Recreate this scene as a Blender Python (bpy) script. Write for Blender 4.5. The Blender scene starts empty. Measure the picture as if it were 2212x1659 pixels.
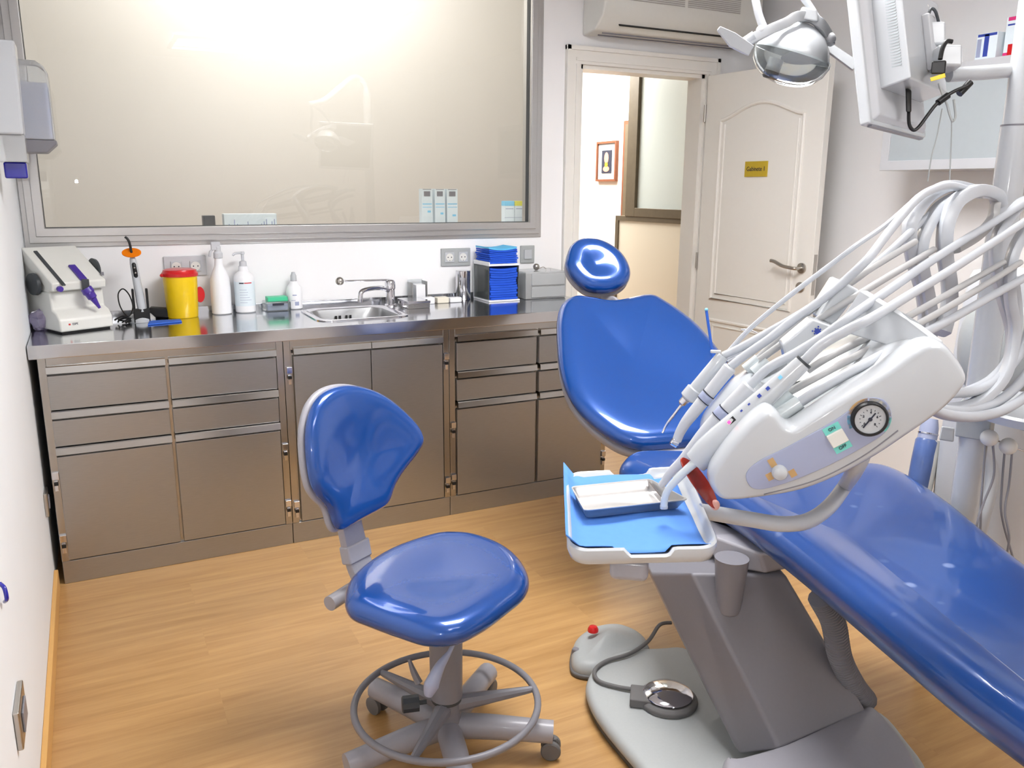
# Dental surgery: steel cabinets, blue chair, blue stool, delivery console
import bpy, math, random
from mathutils import Vector as V, Matrix
random.seed(7)
SC=bpy.context.scene; COL=SC.collection
# ---------------------------------------------------------------- camera
CP=V((0.2226,-3.8426,1.4322)); YAW,PIT,ROL,F=-0.4676,-0.2293,0.0066,1801.38
cf=V((-math.sin(YAW)*math.cos(PIT),math.cos(YAW)*math.cos(PIT),math.sin(PIT)))
_r=V((math.cos(YAW),math.sin(YAW),0)); _u=_r.cross(cf)
cr=math.cos(ROL)*_r+math.sin(ROL)*_u; cu=-math.sin(ROL)*_r+math.cos(ROL)*_u
cam=bpy.data.cameras.new('camera'); co=bpy.data.objects.new('camera',cam); COL.objects.link(co)
cam.sensor_fit='HORIZONTAL'; cam.sensor_width=36; cam.lens=F/2212*36; cam.clip_start=.02
co.matrix_world=Matrix(((cr.x,cu.x,-cf.x,CP.x),(cr.y,cu.y,-cf.y,CP.y),(cr.z,cu.z,-cf.z,CP.z),(0,0,0,1)))
SC.camera=co
def ray(a,b): return cf+cr*((a-1106)/F)-cu*((b-829.5)/F)
def W(a,b,d): return CP+ray(a,b)*d                      # survey point at distance d
def PA(ax,val,a,b):
    d=ray(a,b); return CP+d*((val-CP[ax])/d[ax])
def PX(a,b,x): return PA(0,x,a,b)
def PY(a,b,y): return PA(1,y,a,b)
def PZ(a,b,z): return PA(2,z,a,b)
def PP(a,b,o,n):
    d=ray(a,b); return CP+d*((o-CP).dot(n)/d.dot(n))
Z=V((0,0,1)); X=V((1,0,0)); Y=V((0,1,0))
# ---------------------------------------------------------------- materials
def lin(c):
    c=c/255; return c/12.92 if c<=.04045 else ((c+.055)/1.055)**2.4
def rgb(r,g,b): return (lin(r),lin(g),lin(b),1)
def mat(name,c,rough=.5,metal=0,coat=0,trans=0,alpha=1,var=.04,scale=40,bump=0,emis=0,ior=1.45,stretch=None,spec=.5):
    m=bpy.data.materials.new(name); m.use_nodes=True; nt=m.node_tree; n=nt.nodes; l=nt.links
    b=n['Principled BSDF']; c=rgb(*c)
    b.inputs['Roughness'].default_value=rough; b.inputs['Metallic'].default_value=metal
    b.inputs['Coat Weight'].default_value=coat; b.inputs['Coat Roughness'].default_value=.06
    b.inputs['Transmission Weight'].default_value=trans; b.inputs['Alpha'].default_value=alpha
    b.inputs['IOR'].default_value=ior; b.inputs['Specular IOR Level'].default_value=spec
    tc=n.new('ShaderNodeTexCoord'); mp=n.new('ShaderNodeMapping'); l.new(tc.outputs['Object'],mp.inputs['Vector'])
    if stretch: mp.inputs['Scale'].default_value=stretch
    no=n.new('ShaderNodeTexNoise'); no.inputs['Scale'].default_value=scale; no.inputs['Detail'].default_value=3
    l.new(mp.outputs[0],no.inputs['Vector'])
    mx=n.new('ShaderNodeMix'); mx.data_type='RGBA'
    mx.inputs['A'].default_value=tuple(v*(1-var) for v in c[:3])+(1,); mx.inputs['B'].default_value=tuple(min(1,v*(1+var)) for v in c[:3])+(1,)
    l.new(no.outputs['Fac'],mx.inputs['Factor']); l.new(mx.outputs['Result'],b.inputs['Base Color'])
    if bump:
        bp=n.new('ShaderNodeBump'); bp.inputs['Strength'].default_value=bump; bp.inputs['Distance'].default_value=.002
        l.new(no.outputs['Fac'],bp.inputs['Height']); l.new(bp.outputs[0],b.inputs['Normal'])
    if emis: b.inputs['Emission Color'].default_value=c; b.inputs['Emission Strength'].default_value=emis
    return m
def glassmat(name,tint=(255,255,255),refl=.08,rough=0.0,body=0.0,bodycol=(230,240,240)):
    m=bpy.data.materials.new(name); m.use_nodes=True; nt=m.node_tree; n=nt.nodes; l=nt.links; n.clear()
    out=n.new('ShaderNodeOutputMaterial'); t=n.new('ShaderNodeBsdfTransparent'); t.inputs[0].default_value=rgb(*tint)
    g=n.new('ShaderNodeBsdfGlossy'); g.inputs['Roughness'].default_value=rough
    fr=n.new('ShaderNodeFresnel'); fr.inputs[0].default_value=1.45
    mp=n.new('ShaderNodeMath'); mp.operation='MAXIMUM'; mp.inputs[1].default_value=refl; l.new(fr.outputs[0],mp.inputs[0])
    mx=n.new('ShaderNodeMixShader'); l.new(mp.outputs[0],mx.inputs[0]); l.new(g.outputs[0],mx.inputs[2])
    if body:
        d=n.new('ShaderNodeBsdfDiffuse'); no=n.new('ShaderNodeTexNoise'); no.inputs['Scale'].default_value=30
        mm=n.new('ShaderNodeMix'); mm.data_type='RGBA'; mm.inputs['A'].default_value=rgb(*bodycol); mm.inputs['B'].default_value=rgb(*[min(255,v+6) for v in bodycol])
        l.new(no.outputs['Fac'],mm.inputs['Factor']); l.new(mm.outputs['Result'],d.inputs[0])
        m2=n.new('ShaderNodeMixShader'); m2.inputs[0].default_value=body; l.new(t.outputs[0],m2.inputs[1]); l.new(d.outputs[0],m2.inputs[2]); l.new(m2.outputs[0],mx.inputs[1])
    else: l.new(t.outputs[0],mx.inputs[1])
    l.new(mx.outputs[0],out.inputs[0]); return m
M={}
M['wall']=mat('white_wall_paint',(244,244,245),.75,var=.015,scale=6,bump=.05)
M['wallL']=mat('left_wall_paint',(238,241,244),.6,var=.015,scale=6,bump=.08)
M['ceil']=mat('ceiling_paint',(240,240,240),.8,var=.01)
M['beige']=mat('beige_wall_paint',(206,202,196),.8,var=.02,scale=3)
M['hall']=mat('hall_wall_paint',(250,238,226),.8,var=.01)
M['panel']=mat('cream_panel',(226,220,204),.5,var=.02,scale=4)
M['doorw']=mat('white_door_paint',(238,236,230),.4,var=.01)
M['brown']=mat('brown_frame',(98,88,70),.5,var=.15,scale=20)
M['alu']=mat('satin_aluminium',(192,191,190),.32,metal=.85,var=.05,scale=60,stretch=(1,8,8))
M['steel']=mat('brushed_steel',(172,174,176),.34,metal=1,var=.08,scale=25,stretch=(1,6,14),bump=.02)
M['steelf']=mat('steel_cabinet_frame',(180,178,175),.2,metal=1,var=.05,scale=20)
M['top']=mat('polished_steel_top',(198,200,204),.13,metal=1,var=.05,scale=8,bump=.015)
M['chrome']=mat('chrome',(215,215,220),.08,metal=1,var=.02)
M['satin']=mat('satin_nickel',(186,182,176),.28,metal=1,var=.04)
M['blue']=mat('blue_vinyl',(10,70,148),.26,metal=.25,coat=.9,var=.05,scale=350,bump=.015)
M['bluec']=mat('blue_vinyl_under_film',(14,68,142),.28,metal=.12,coat=.8,var=.08,scale=6,bump=.04)
M['white']=mat('white_plastic',(190,194,198),.25,coat=.4,var=.01)
M['whitem']=mat('matt_white_plastic',(198,200,204),.45,var=.015)
M['whiteb']=mat('bright_white_plastic',(240,241,244),.3,coat=.3,var=.01)
M['cream']=mat('ivory_plastic',(224,224,218),.35,coat=.2,var=.02)
M['grey']=mat('light_grey_enamel',(156,155,162),.4,coat=.15,var=.03,scale=120)
M['greyd']=mat('grey_enamel',(126,125,132),.42,coat=.1,var=.03,scale=120)
M['base']=mat('pale_grey_base',(170,174,174),.45,var=.04,scale=150)
M['hose']=mat('grey_silicone_hose',(184,188,194),.4,coat=.2,var=.03)
M['hosed']=mat('grey_hose_arm',(178,178,178),.4,coat=.2,var=.03)
M['bluegrey']=mat('blue_grey_panel',(160,168,196),.35,coat=.5,var=.03)
M['black']=mat('black_plastic',(18,18,20),.4,var=.1)
M['dark']=mat('dark_grey_plastic',(62,66,70),.45,var=.08)
M['red']=mat('red_plastic',(206,26,30),.3,coat=.3)
M['yellow']=mat('yellow_plastic',(246,206,4),.35,coat=.2)
M['orange']=mat('orange_acrylic',(244,130,12),.2,coat=.6)
M['tan']=mat('tan_mark',(196,160,110),.5)
M['purple']=mat('purple_plastic',(70,44,150),.35,coat=.3)
M['cobalt']=mat('cobalt_plastic',(20,20,150),.25,coat=.6)
M['bib']=mat('blue_paper_bib',(30,84,206),.85,var=.12,scale=25,stretch=(1,1,20),bump=.2)
M['bibl']=mat('pale_blue_paper',(100,190,235),.85,var=.08,scale=25)
M['liner']=mat('blue_tray_paper',(84,138,218),.85,var=.05,scale=60,bump=.15)
M['pad']=mat('blue_silicone_pad',(44,100,205),.6)
M['green']=mat('green_plastic',(70,200,150),.4)
M['teal']=mat('teal_print',(120,210,200),.5)
M['skyb']=mat('sky_blue_card',(130,205,240),.6)
M['yel2']=mat('pale_yellow_card',(232,228,90),.6)
M['card']=mat('pale_blue_white_card',(225,236,242),.6,var=.02)
M['ink']=mat('dark_ink',(40,44,60),.6)
M['inkb']=mat('blue_ink',(50,70,160),.6)
M['brass']=mat('brass_plate',(214,186,60),.32,metal=.35,coat=.3)
M['pink']=mat('magenta_print',(214,50,120),.5)
M['rubber']=mat('grey_rubber',(105,104,104),.6)
M['wood']=mat('picture_frame_wood',(120,72,48),.5,var=.2)
M['paint']=mat('picture_paint',(226,140,120),.7,var=.5,scale=9)
M['gold']=mat('gold_leaf_paint',(200,160,40),.6,var=.4,scale=30)
M['base_wood']=mat('beech_skirting',(212,164,96),.45,var=.06,scale=12)
M['clear']=glassmat('clear_acrylic',(246,250,250),.06,0,.10)
M['frost']=glassmat('frosted_acrylic',(240,244,246),.05,.1,.30,(250,250,250))
M['pane']=glassmat('window_glass',(250,250,248),.045)
M['fglass']=mat('frosted_green_glass',(206,216,214),.25,coat=.3,var=.01)
M['bglass']=mat('frosted_blue_glass',(180,188,192),.22,coat=.6,var=.02)
M['amber']=glassmat('red_amber_shield',(240,70,50),.08,0,.4,(225,70,50))
M['pink_tab']=mat('pale_pink_plastic',(235,180,165),.5)
M['paperb']=mat('pale_blue_paper_roll',(196,206,238),.7)
M['bottle']=mat('blue_liquid_bottle',(80,104,160),.35,coat=.2,var=.35,scale=18)
M['bowl']=mat('brown_goods',(110,80,40),.6,var=.4,scale=20)  # mottled brown of the goods on the trolley shelf
M['led']=mat('red_led',(255,40,90),.4,emis=2.5)
M['ghost']=mat('translucent_grey_sleeve',(205,212,214),.3,coat=.4)
M['purplefilm']=glassmat('clear_film_bag',(225,215,245),.15,.15,.3,(200,190,225))
def emit(name,c,s):
    m=bpy.data.materials.new(name); m.use_nodes=True; n=m.node_tree.nodes; n.clear(); o=n.new('ShaderNodeOutputMaterial'); e=n.new('ShaderNodeEmission')
    e.inputs[0].default_value=rgb(*c); e.inputs[1].default_value=s; m.node_tree.links.new(e.outputs[0],o.inputs[0]); return m
# floor: laminate planks along x
def floormat():
    m=bpy.data.materials.new('oak_laminate'); m.use_nodes=True; nt=m.node_tree; n=nt.nodes; l=nt.links; b=n['Principled BSDF']
    tc=n.new('ShaderNodeTexCoord')
    br=n.new('ShaderNodeTexBrick'); br.offset=.37; br.inputs['Scale'].default_value=1; br.inputs['Brick Width'].default_value=1.2; br.inputs['Row Height'].default_value=.19
    br.inputs['Mortar Size'].default_value=.0008; br.inputs['Color1'].default_value=(0,0,0,1); br.inputs['Color2'].default_value=(1,1,1,1); br.inputs['Mortar'].default_value=(.3,.3,.3,1); br.inputs['Mortar Smooth'].default_value=.1
    l.new(tc.outputs['Object'],br.inputs['Vector'])
    mp=n.new('ShaderNodeMapping'); mp.inputs['Scale'].default_value=(1.1,15,1); l.new(tc.outputs['Object'],mp.inputs['Vector'])
    ad=n.new('ShaderNodeVectorMath'); ad.operation='ADD'; l.new(mp.outputs[0],ad.inputs[0])
    sc=n.new('ShaderNodeVectorMath'); sc.operation='SCALE'; sc.inputs['Scale'].default_value=9; l.new(br.outputs['Color'],sc.inputs[0]); l.new(sc.outputs[0],ad.inputs[1])
    no=n.new('ShaderNodeTexNoise'); no.inputs['Scale'].default_value=2.2; no.inputs['Detail'].default_value=6; no.inputs['Roughness'].default_value=.62; no.inputs['Distortion'].default_value=.5; l.new(ad.outputs[0],no.inputs['Vector'])
    cr_=n.new('ShaderNodeValToRGB'); e=cr_.color_ramp.elements
    e[0].position=.3; e[0].color=rgb(172,129,77); e[1].position=.72; e[1].color=rgb(200,158,102)
    l.new(no.outputs['Fac'],cr_.inputs['Fac'])
    mx=n.new('ShaderNodeMix'); mx.data_type='RGBA'; mx.blend_type='MULTIPLY'; mx.inputs['Factor'].default_value=.12
    l.new(cr_.outputs[0],mx.inputs['A']); l.new(br.outputs['Color'],mx.inputs['B']); l.new(mx.outputs['Result'],b.inputs['Base Color'])
    b.inputs['Roughness'].default_value=.38; b.inputs['Coat Weight'].default_value=.15; b.inputs['Coat Roughness'].default_value=.2
    return m
M['floor']=floormat()
def speckle(m):   # droplets and dust on the plastic film of the leg rest
    nt=m.node_tree; n=nt.nodes; l=nt.links; b=n['Principled BSDF']; src=b.inputs['Base Color'].links[0].from_socket
    tc=n.new('ShaderNodeTexCoord'); vo=n.new('ShaderNodeTexVoronoi'); vo.inputs['Scale'].default_value=14; l.new(tc.outputs['Object'],vo.inputs['Vector'])
    r=n.new('ShaderNodeMapRange'); r.inputs['From Min'].default_value=.10; r.inputs['From Max'].default_value=.2; r.inputs['To Min'].default_value=.5; r.inputs['To Max'].default_value=0; l.new(vo.outputs['Distance'],r.inputs['Value'])
    no=n.new('ShaderNodeTexNoise'); no.inputs['Scale'].default_value=3; l.new(tc.outputs['Object'],no.inputs['Vector'])
    r2=n.new('ShaderNodeMapRange'); r2.inputs['From Min'].default_value=.46; r2.inputs['From Max'].default_value=.58; l.new(no.outputs['Fac'],r2.inputs['Value'])
    mu=n.new('ShaderNodeMath'); mu.operation='MULTIPLY'; l.new(r.outputs[0],mu.inputs[0]); l.new(r2.outputs[0],mu.inputs[1])
    mx=n.new('ShaderNodeMix'); mx.data_type='RGBA'; l.new(mu.outputs[0],mx.inputs['Factor']); l.new(src,mx.inputs['A']); mx.inputs['B'].default_value=rgb(170,190,235)
    l.new(mx.outputs['Result'],b.inputs['Base Color'])
speckle(M['bluec'])
# ---------------------------------------------------------------- geometry
def J(*a):
    vs=[];fs=[]
    for v,f in a:
        o=len(vs); vs+=list(v); fs+=[tuple(i+o for i in q) for q in f]
    return vs,fs
def box(c,s,R=None):
    c=V(c); R=R or (X,Y,Z); h=[x/2 for x in s]; vs=[]
    for i in (-1,1):
        for j in (-1,1):
            for k in (-1,1): vs.append(c+R[0]*(i*h[0])+R[1]*(j*h[1])+R[2]*(k*h[2]))
    return vs,[(0,1,3,2),(4,6,7,5),(0,4,5,1),(2,3,7,6),(0,2,6,4),(1,5,7,3)]
def bx(x0,x1,y0,y1,z0,z1): return box(((x0+x1)/2,(y0+y1)/2,(z0+z1)/2),(abs(x1-x0),abs(y1-y0),abs(z1-z0)))
def prism(poly,d):
    n=len(poly); d=V(d); vs=[V(p) for p in poly]+[V(p)+d for p in poly]
    return vs,[tuple(range(n-1,-1,-1)),tuple(range(n,2*n))]+[(i,(i+1)%n,n+(i+1)%n,n+i) for i in range(n)]
def frame_of(t,up=None):
    t=t.normalized(); a=up if up and abs(up.normalized().dot(t))<.99 else (Z if abs(t.z)<.9 else X)
    s=a.cross(t).normalized(); return s,t.cross(s).normalized()
def lathe(p,ax,prof,n=28,cap=True,sx=1,sy=1,up=None):
    p=V(p); ax=V(ax).normalized(); a,b=frame_of(ax,up); vs=[];fs=[]
    for h,r in prof:
        for i in range(n):
            t=2*math.pi*i/n; vs.append(p+ax*h+a*(math.cos(t)*r*sx)+b*(math.sin(t)*r*sy))
    for k in range(len(prof)-1):
        for i in range(n): fs.append((k*n+i,k*n+(i+1)%n,(k+1)*n+(i+1)%n,(k+1)*n+i))
    if cap:
        fs.append(tuple(range(n-1,-1,-1))); fs.append(tuple((len(prof)-1)*n+i for i in range(n)))
    return vs,fs
def cyl(p,q,r,r2=None,n=24):
    p=V(p);q=V(q); return lathe(p,q-p,[(0,r),((q-p).length,r if r2 is None else r2)],n)
def cr1(P,i,t,closed):
    n=len(P); g=(lambda k:P[k%n]) if closed else (lambda k:P[max(0,min(n-1,k))])
    a,b,c,d=g(i-1),g(i),g(i+1),g(i+2)
    return .5*((2*b)+(c-a)*t+(2*a-5*b+4*c-d)*t*t+(3*b-a-3*c+d)*t**3)
def spline(P,seg=8,closed=False):
    P=[V(p) for p in P]; out=[]; m=len(P) if closed else len(P)-1
    for i in range(m):
        for k in range(seg): out.append(cr1(P,i,k/seg,closed))
    if not closed: out.append(P[-1])
    return out
def tube(P,r,n=12,closed=False,seg=8,smooth=True,flat=None,up=None):
    Q=spline(P,seg,closed) if smooth else [V(p) for p in P]; m=len(Q); vs=[];fs=[]
    rr=r if isinstance(r,(list,tuple)) else None; s=None
    for i,q in enumerate(Q):
        t=(Q[(i+1)%m]-Q[i-1]) if closed else (Q[min(i+1,m-1)]-Q[max(i-1,0)])
        t=t.normalized()
        if s is None or flat: 
            s0,_=frame_of(t,up); s=s0 if s is None or flat else s
        s=(s-t*s.dot(t)).normalized(); b=t.cross(s)
        if rr: x=i/(m-1)*(len(rr)-1); k=min(int(x),len(rr)-2); R=rr[k]+(rr[k+1]-rr[k])*(x-k)
        else: R=r
        for j in range(n):
            a=2*math.pi*j/n+math.pi/n
            if flat:
                ca,sa=math.cos(a),math.sin(a); e=.35
                vs.append(q+s*(flat[0]*math.copysign(abs(ca)**e,ca))+b*(flat[1]*math.copysign(abs(sa)**e,sa)))
            else: vs.append(q+s*(math.cos(a)*R)+b*(math.sin(a)*R))
    for i in range(m if closed else m-1):
        for j in range(n): fs.append((i*n+j,i*n+(j+1)%n,((i+1)%m)*n+(j+1)%n,((i+1)%m)*n+j))
    if not closed: fs.append(tuple(range(n-1,-1,-1))); fs.append(tuple((m-1)*n+i for i in range(n)))
    return vs,fs
def cushion(o,e1,e2,n,pts,ht,hb,r,dish=0,warp=None,seg=8,rb=None,inner=10,flat=False,rnd=False):
    P=spline([V((a,b,0)) for a,b in pts],seg,True); N=len(P)
    A=sum(P[i].x*P[(i+1)%N].y-P[(i+1)%N].x*P[i].y for i in range(N))
    if A<0: P.reverse()
    nr=[]
    for i in range(N):
        t=(P[(i+1)%N]-P[i-1]).normalized(); nr.append(V((-t.y,t.x,0)))
    for _ in range(10 if rnd else 0): nr=[(nr[i-1]+nr[i]*2+nr[(i+1)%N])*.25 for i in range(N)]
    c=sum(P,V((0,0,0)))/N; rings=[]
    rb=rb or r
    K=7
    if not flat:
        for t in (.35,.75): rings.append(([(P[i]+nr[i]*rb).lerp(c,1-t) for i in range(N)],-hb))
    for k in range(K+1):
        a=math.pi/2*(1-k/K); rings.append(([P[i]+nr[i]*rb*(1-math.cos(a)) for i in range(N)],-hb*math.sin(a)))
    for k in range(1,K+1):
        a=math.pi/2*k/K; rings.append(([P[i]+nr[i]*r*(1-math.cos(a)) for i in range(N)],ht*math.sin(a)))
    for k in range(1,0 if flat else inner):
        t=k/inner; s=t*t*(3-2*t)
        if rnd:
            Q=[P[i]+nr[i]*r-c for i in range(N)]; rm=sum(q.length for q in Q)/N*.9
            rings.append(([c+q.normalized()*((1-t)*(q.length*(1-t)+rm*t)) for q in Q],ht-dish*s))
        else: rings.append(([(P[i]+nr[i]*r).lerp(c,t) for i in range(N)],ht-dish*s))
    vs=[];fs=[]
    def put(p,h):
        h=h+(warp(p.x,p.y) if warp else 0); return o+e1*p.x+e2*p.y+n*h
    for R,h in rings:
        for p in R: vs.append(put(p,h))
    for k in range(len(rings)-1):
        for i in range(N): fs.append((k*N+i,k*N+(i+1)%N,(k+1)*N+(i+1)%N,(k+1)*N+i))
    if flat:
        fs.append(tuple(range(N-1,-1,-1))); fs.append(tuple((len(rings)-1)*N+i for i in range(N))); return vs,fs
    vs.append(put(c,-hb)); b0=len(vs)-1; vs.append(put(c,ht-dish)); t0=len(vs)-1; L=(len(rings)-1)*N
    for i in range(N): fs.append((b0,(i+1)%N,i)); fs.append((t0,L+i,L+(i+1)%N))
    return vs,fs
def ball(c,r,n=20,sc=(1,1,1)):
    prof=[(-r*math.cos(math.pi*k/12)*sc[2],max(1e-4,r*math.sin(math.pi*k/12))) for k in range(13)]
    return lathe(c,Z,prof,n,True,sc[0],sc[1])
def loft(A,B):  # two quads lists of equal count
    n=len(A); return [V(a) for a in A]+[V(b) for b in B],[tuple(range(n-1,-1,-1)),tuple(range(n,2*n))]+[(i,(i+1)%n,n+(i+1)%n,n+i) for i in range(n)]
# ---------------------------------------------------------------- objects
def root_of(o):
    while o.parent: o=o.parent
    return o
def mk(name,g,m,parent=None,bevel=0,smooth=True,label=None,ang=35,seg=3):
    vs,fs=g; me=bpy.data.meshes.new(name)
    if parent: org=root_of(parent).location.copy()
    else:
        lo=[min(v[i] for v in vs) for i in range(3)]; hi=[max(v[i] for v in vs) for i in range(3)]; org=V(((lo[0]+hi[0])/2,(lo[1]+hi[1])/2,lo[2]))
    me.from_pydata([V(v)-org for v in vs],[],fs); me.validate(); 
    import bmesh
    bm=bmesh.new(); bm.from_mesh(me); bmesh.ops.recalc_face_normals(bm,faces=bm.faces); bm.to_mesh(me); bm.free()
    me.materials.append(M[m] if isinstance(m,str) else m)
    ob=bpy.data.objects.new(name,me); COL.objects.link(ob)
    if parent: ob.parent=parent
    else: ob.location=org
    if smooth:
        me.polygons.foreach_set('use_smooth',[True]*len(me.polygons)); me.set_sharp_from_angle(angle=math.radians(ang))
    if bevel:
        b=ob.modifiers.new('bevel','BEVEL'); b.width=bevel; b.segments=seg; b.limit_method='ANGLE'; b.angle_limit=math.radians(ang); b.harden_normals=True
    if label: ob['label']=label
    return ob
def tag(o,label,cat,group=None):
    o['label']=label; o['category']=cat
    if group: o['group']=group
    return o
def thing(name,loc,label,cat,group=None):
    o=bpy.data.objects.new(name,None); COL.objects.link(o); o.location=V(loc); o.empty_display_size=.05; return tag(o,label,cat,group)
def st(name,g,m,parent=None,bevel=0,**k):
    o=mk(name,g,m,parent,bevel,**k)
    if not parent: o['kind']='structure'
    return o
def text(s,size,o,e1,e2,n,m,parent,name='lettering',align='CENTER',depth=.0008,sx=1):
    cu_=bpy.data.curves.new('t','FONT'); cu_.body=s; cu_.size=size; cu_.align_x=align; cu_.align_y='CENTER'; cu_.extrude=depth; cu_.resolution_u=3
    ob=bpy.data.objects.new('t',cu_); COL.objects.link(ob); dg=bpy.context.evaluated_depsgraph_get(); me=bpy.data.meshes.new_from_object(ob.evaluated_get(dg))
    vs=[V(o)+e1*(v.co.x*sx)+e2*v.co.y+n*v.co.z for v in me.vertices]; fs=[tuple(p.vertices) for p in me.polygons]
    bpy.data.objects.remove(ob); bpy.data.curves.remove(cu_); bpy.data.meshes.remove(me)
    return mk(name,(vs,fs),m,parent,smooth=False)
# ================================================================ SETTING
CE=2.6; RX=3.67
st('floor',bx(-.1,RX+3,-4.8,5.2,-.05,0),'floor',smooth=False)
st('ceiling',bx(-.1,RX+.1,-4.8,.12,CE,CE+.05),'ceil',smooth=False)
st('wall_left',bx(-.1,0,-4.8,0,0,CE),'wallL',smooth=False)
st('wall_right',bx(RX,RX+.1,-4.8,0.12,0,CE),'wall',smooth=False)
st('wall_rear',bx(-.1,RX+.1,-4.9,-4.8,0,CE),'wall',smooth=False)
# window hole x .03..2.28, z 1.22..2.42 ; door hole x 2.534..3.334, z 0..2.05
st('wall_back',J(bx(-.1,2.534,0,.12,0,1.22),bx(-.1,.03,0,.12,1.22,CE),bx(2.28,2.534,0,.12,1.22,CE),bx(.03,2.28,0,.12,2.42,CE),bx(2.534,3.334,0,.12,2.05,CE),bx(3.334,RX,0,.12,0,CE)),'wall',smooth=False)
st('baseboard_left',bx(0,.014,-4.8,-.60,0,.075),'base_wood',bevel=.003)
# window
w=thing('window_1',(1.16,0,1.19),'wide internal window with stepped aluminium frame above the worktop','window'); w['kind']='structure'
del w['category']
wx0,wx1,wz0,wz1=.002,2.322,1.193,2.47
def ringframe(x0,x1,z0,z1,t,y0,y1):
    o=[V((x0,y0,z0)),V((x1,y0,z0)),V((x1,y0,z1)),V((x0,y0,z1))]; i=[V((x0+t,y0,z0+t)),V((x1-t,y0,z0+t)),V((x1-t,y0,z1-t)),V((x0+t,y0,z1-t))]
    vs=o+i+[p+Y*(y1-y0) for p in o+i]; fs=[]
    for k in range(4):
        j=(k+1)%4; fs+=[(k,j,4+j,4+k),(8+k,12+k,12+j,8+j),(k,8+k,8+j,j),(4+k,4+j,12+j,12+k)]
    return vs,fs
mk('window_frame',J(ringframe(wx0,wx1,wz0,wz1,.022,-.006,0),ringframe(wx0+.018,wx1-.018,wz0+.018,wz1-.018,.03,-.022,.0),ringframe(wx0+.044,wx1-.044,wz0+.044,wz1-.044,.034,-.034,.06)),'alu',w,bevel=.003)
mk('window_glass',bx(wx0+.07,wx1-.07,.02,.026,wz0+.07,wz1-.07),'pane',w,smooth=False)
mk('window_gasket',ringframe(wx0+.074,wx1-.074,wz0+.074,wz1-.074,.006,-.01,.02),'dark',w)
st('trim_1',bx(.0,2.42,.12,.42,1.19,1.247),'whitem',bevel=.003)
# room beyond the window
st('wall_far',bx(-.8,3.45,1.7,1.8,0,3.75),'beige',smooth=False)
st('wall_side',J(bx(-.8,-.7,.12,1.7,0,3.75),prism([(2.42,.12,0),(2.5,.12,0),(3.45,1.8,0),(3.37,1.8,0)],(0,0,3.75)),bx(-.8,3.4,.12,1.8,3.75,3.8),bx(-.8,2.42,.12,.14,2.62,3.75)),'beige',smooth=False)
# hallway
st('wall_hall',J(bx(4.32,4.4,.12,5.2,0,2.6),bx(2.5,4.4,5.1,5.2,0,2.6)),'hall',smooth=False)
st('ceiling_hall',prism([(2.52,.13,2.5),(4.4,.13,2.5),(4.4,5.2,2.5),(3.46,5.2,2.5),(3.46,1.8,2.5)],(0,0,.05)),'ceil',smooth=False)
# door casing
def casing():
    a,b,h,w_=2.534,3.334,2.05,.085
    def prof(x0,x1): return J(bx(x0,x1,-.018,0,0,h+w_))
    g=[bx(a-w_,a,-.016,0,0,h),bx(b,b+w_,-.016,0,0,h),bx(a-w_,b+w_,-.016,0,h,h+w_),
       bx(a-w_,a-w_+.02,-.026,0,0,h+w_),bx(b+w_-.02,b+w_,-.026,0,0,h+w_),bx(a-w_,b+w_,-.026,0,h+w_-.02,h+w_),
       bx(a-.03,a-.015,-.022,0,0,h),bx(b+.015,b+.03,-.022,0,0,h),bx(a-.03,b+.03,-.022,0,h+.015,h+.03),
       bx(a,a+.02,0,.12,0,h),bx(b-.02,b,0,.12,0,h),bx(a,b,0,.12,h-.02,h)]
    return J(*g)
st('trim_2',casing(),'doorw',smooth=False)
# door leaf, open into the room
dh=V((3.332,-.03,0)); dd=(V((3.39,-.82,0))-dh).normalized(); dn=V((dd.y,-dd.x,0)); 
if dn.x>0: dn=-dn
d=thing('door_1',dh,'open white panelled door with brass plate and lever handle','door'); d['kind']='structure'; del d['category']
def DL(u,z,t=0): return dh+dd*u+Z*z+dn*t
mk('door_leaf',box(DL(.40,1.025,-.02),(.8,.04,2.03),(dd,dn,Z)),'doorw',d,bevel=.003)
def strip(pts,r,t=.0): return tube([DL(u,z,t) for u,z in pts],r,8,smooth=False)
arch=[(.12+.56*k/16, 1.80+.075*math.sin(math.pi*k/16)**1.5) for k in range(17)]
up_=[(.12,1.80),(.12,.84),(.68,.84),(.68,1.80)]
mk('panel_moulding',J(strip(arch,.011),strip(up_,.011),strip([(.15,1.78),(.15,.87),(.65,.87),(.65,1.78)],.006)),'doorw',d)
mk('panel_moulding',J(strip([(.12,.72),(.12,.16),(.68,.16),(.68,.72),(.12,.72)],.011),strip([(.15,.69),(.15,.19),(.65,.19),(.65,.69),(.15,.69)],.006)),'doorw',d)
h=mk('door_handle',J(lathe(DL(.74,1.06,0),dn,[(0,.026),(.008,.026),(.01,.022)]),tube([DL(.74,1.06,.005),DL(.74,1.06,.05),DL(.71,1.062,.055),DL(.66,1.068,.055),DL(.61,1.085,.055),DL(.585,1.088,.055)],.009)),'satin',d)
mk('keyhole_plate',J(lathe(DL(.74,.965,0),dn,[(0,.026),(.006,.026),(.008,.02)])),'satin',d)
mk('keyhole',J(box(DL(.74,.965,.0085),(.007,.004,.02),(dd,dn,Z))),'black',d)
mk('latch_plate',box(DL(.8,1.03,-.02),(.003,.022,.2),(dd,dn,Z)),'satin',d)
pl=mk('name_plate',box(DL(.395,1.543,.003),(.155,.004,.078),(dd,dn,Z)),'brass',d,bevel=.001)
text('Gabinete 1',.032,DL(.395,1.543,.0055),dd,Z,dn,'ink',d,sx=.9)
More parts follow.
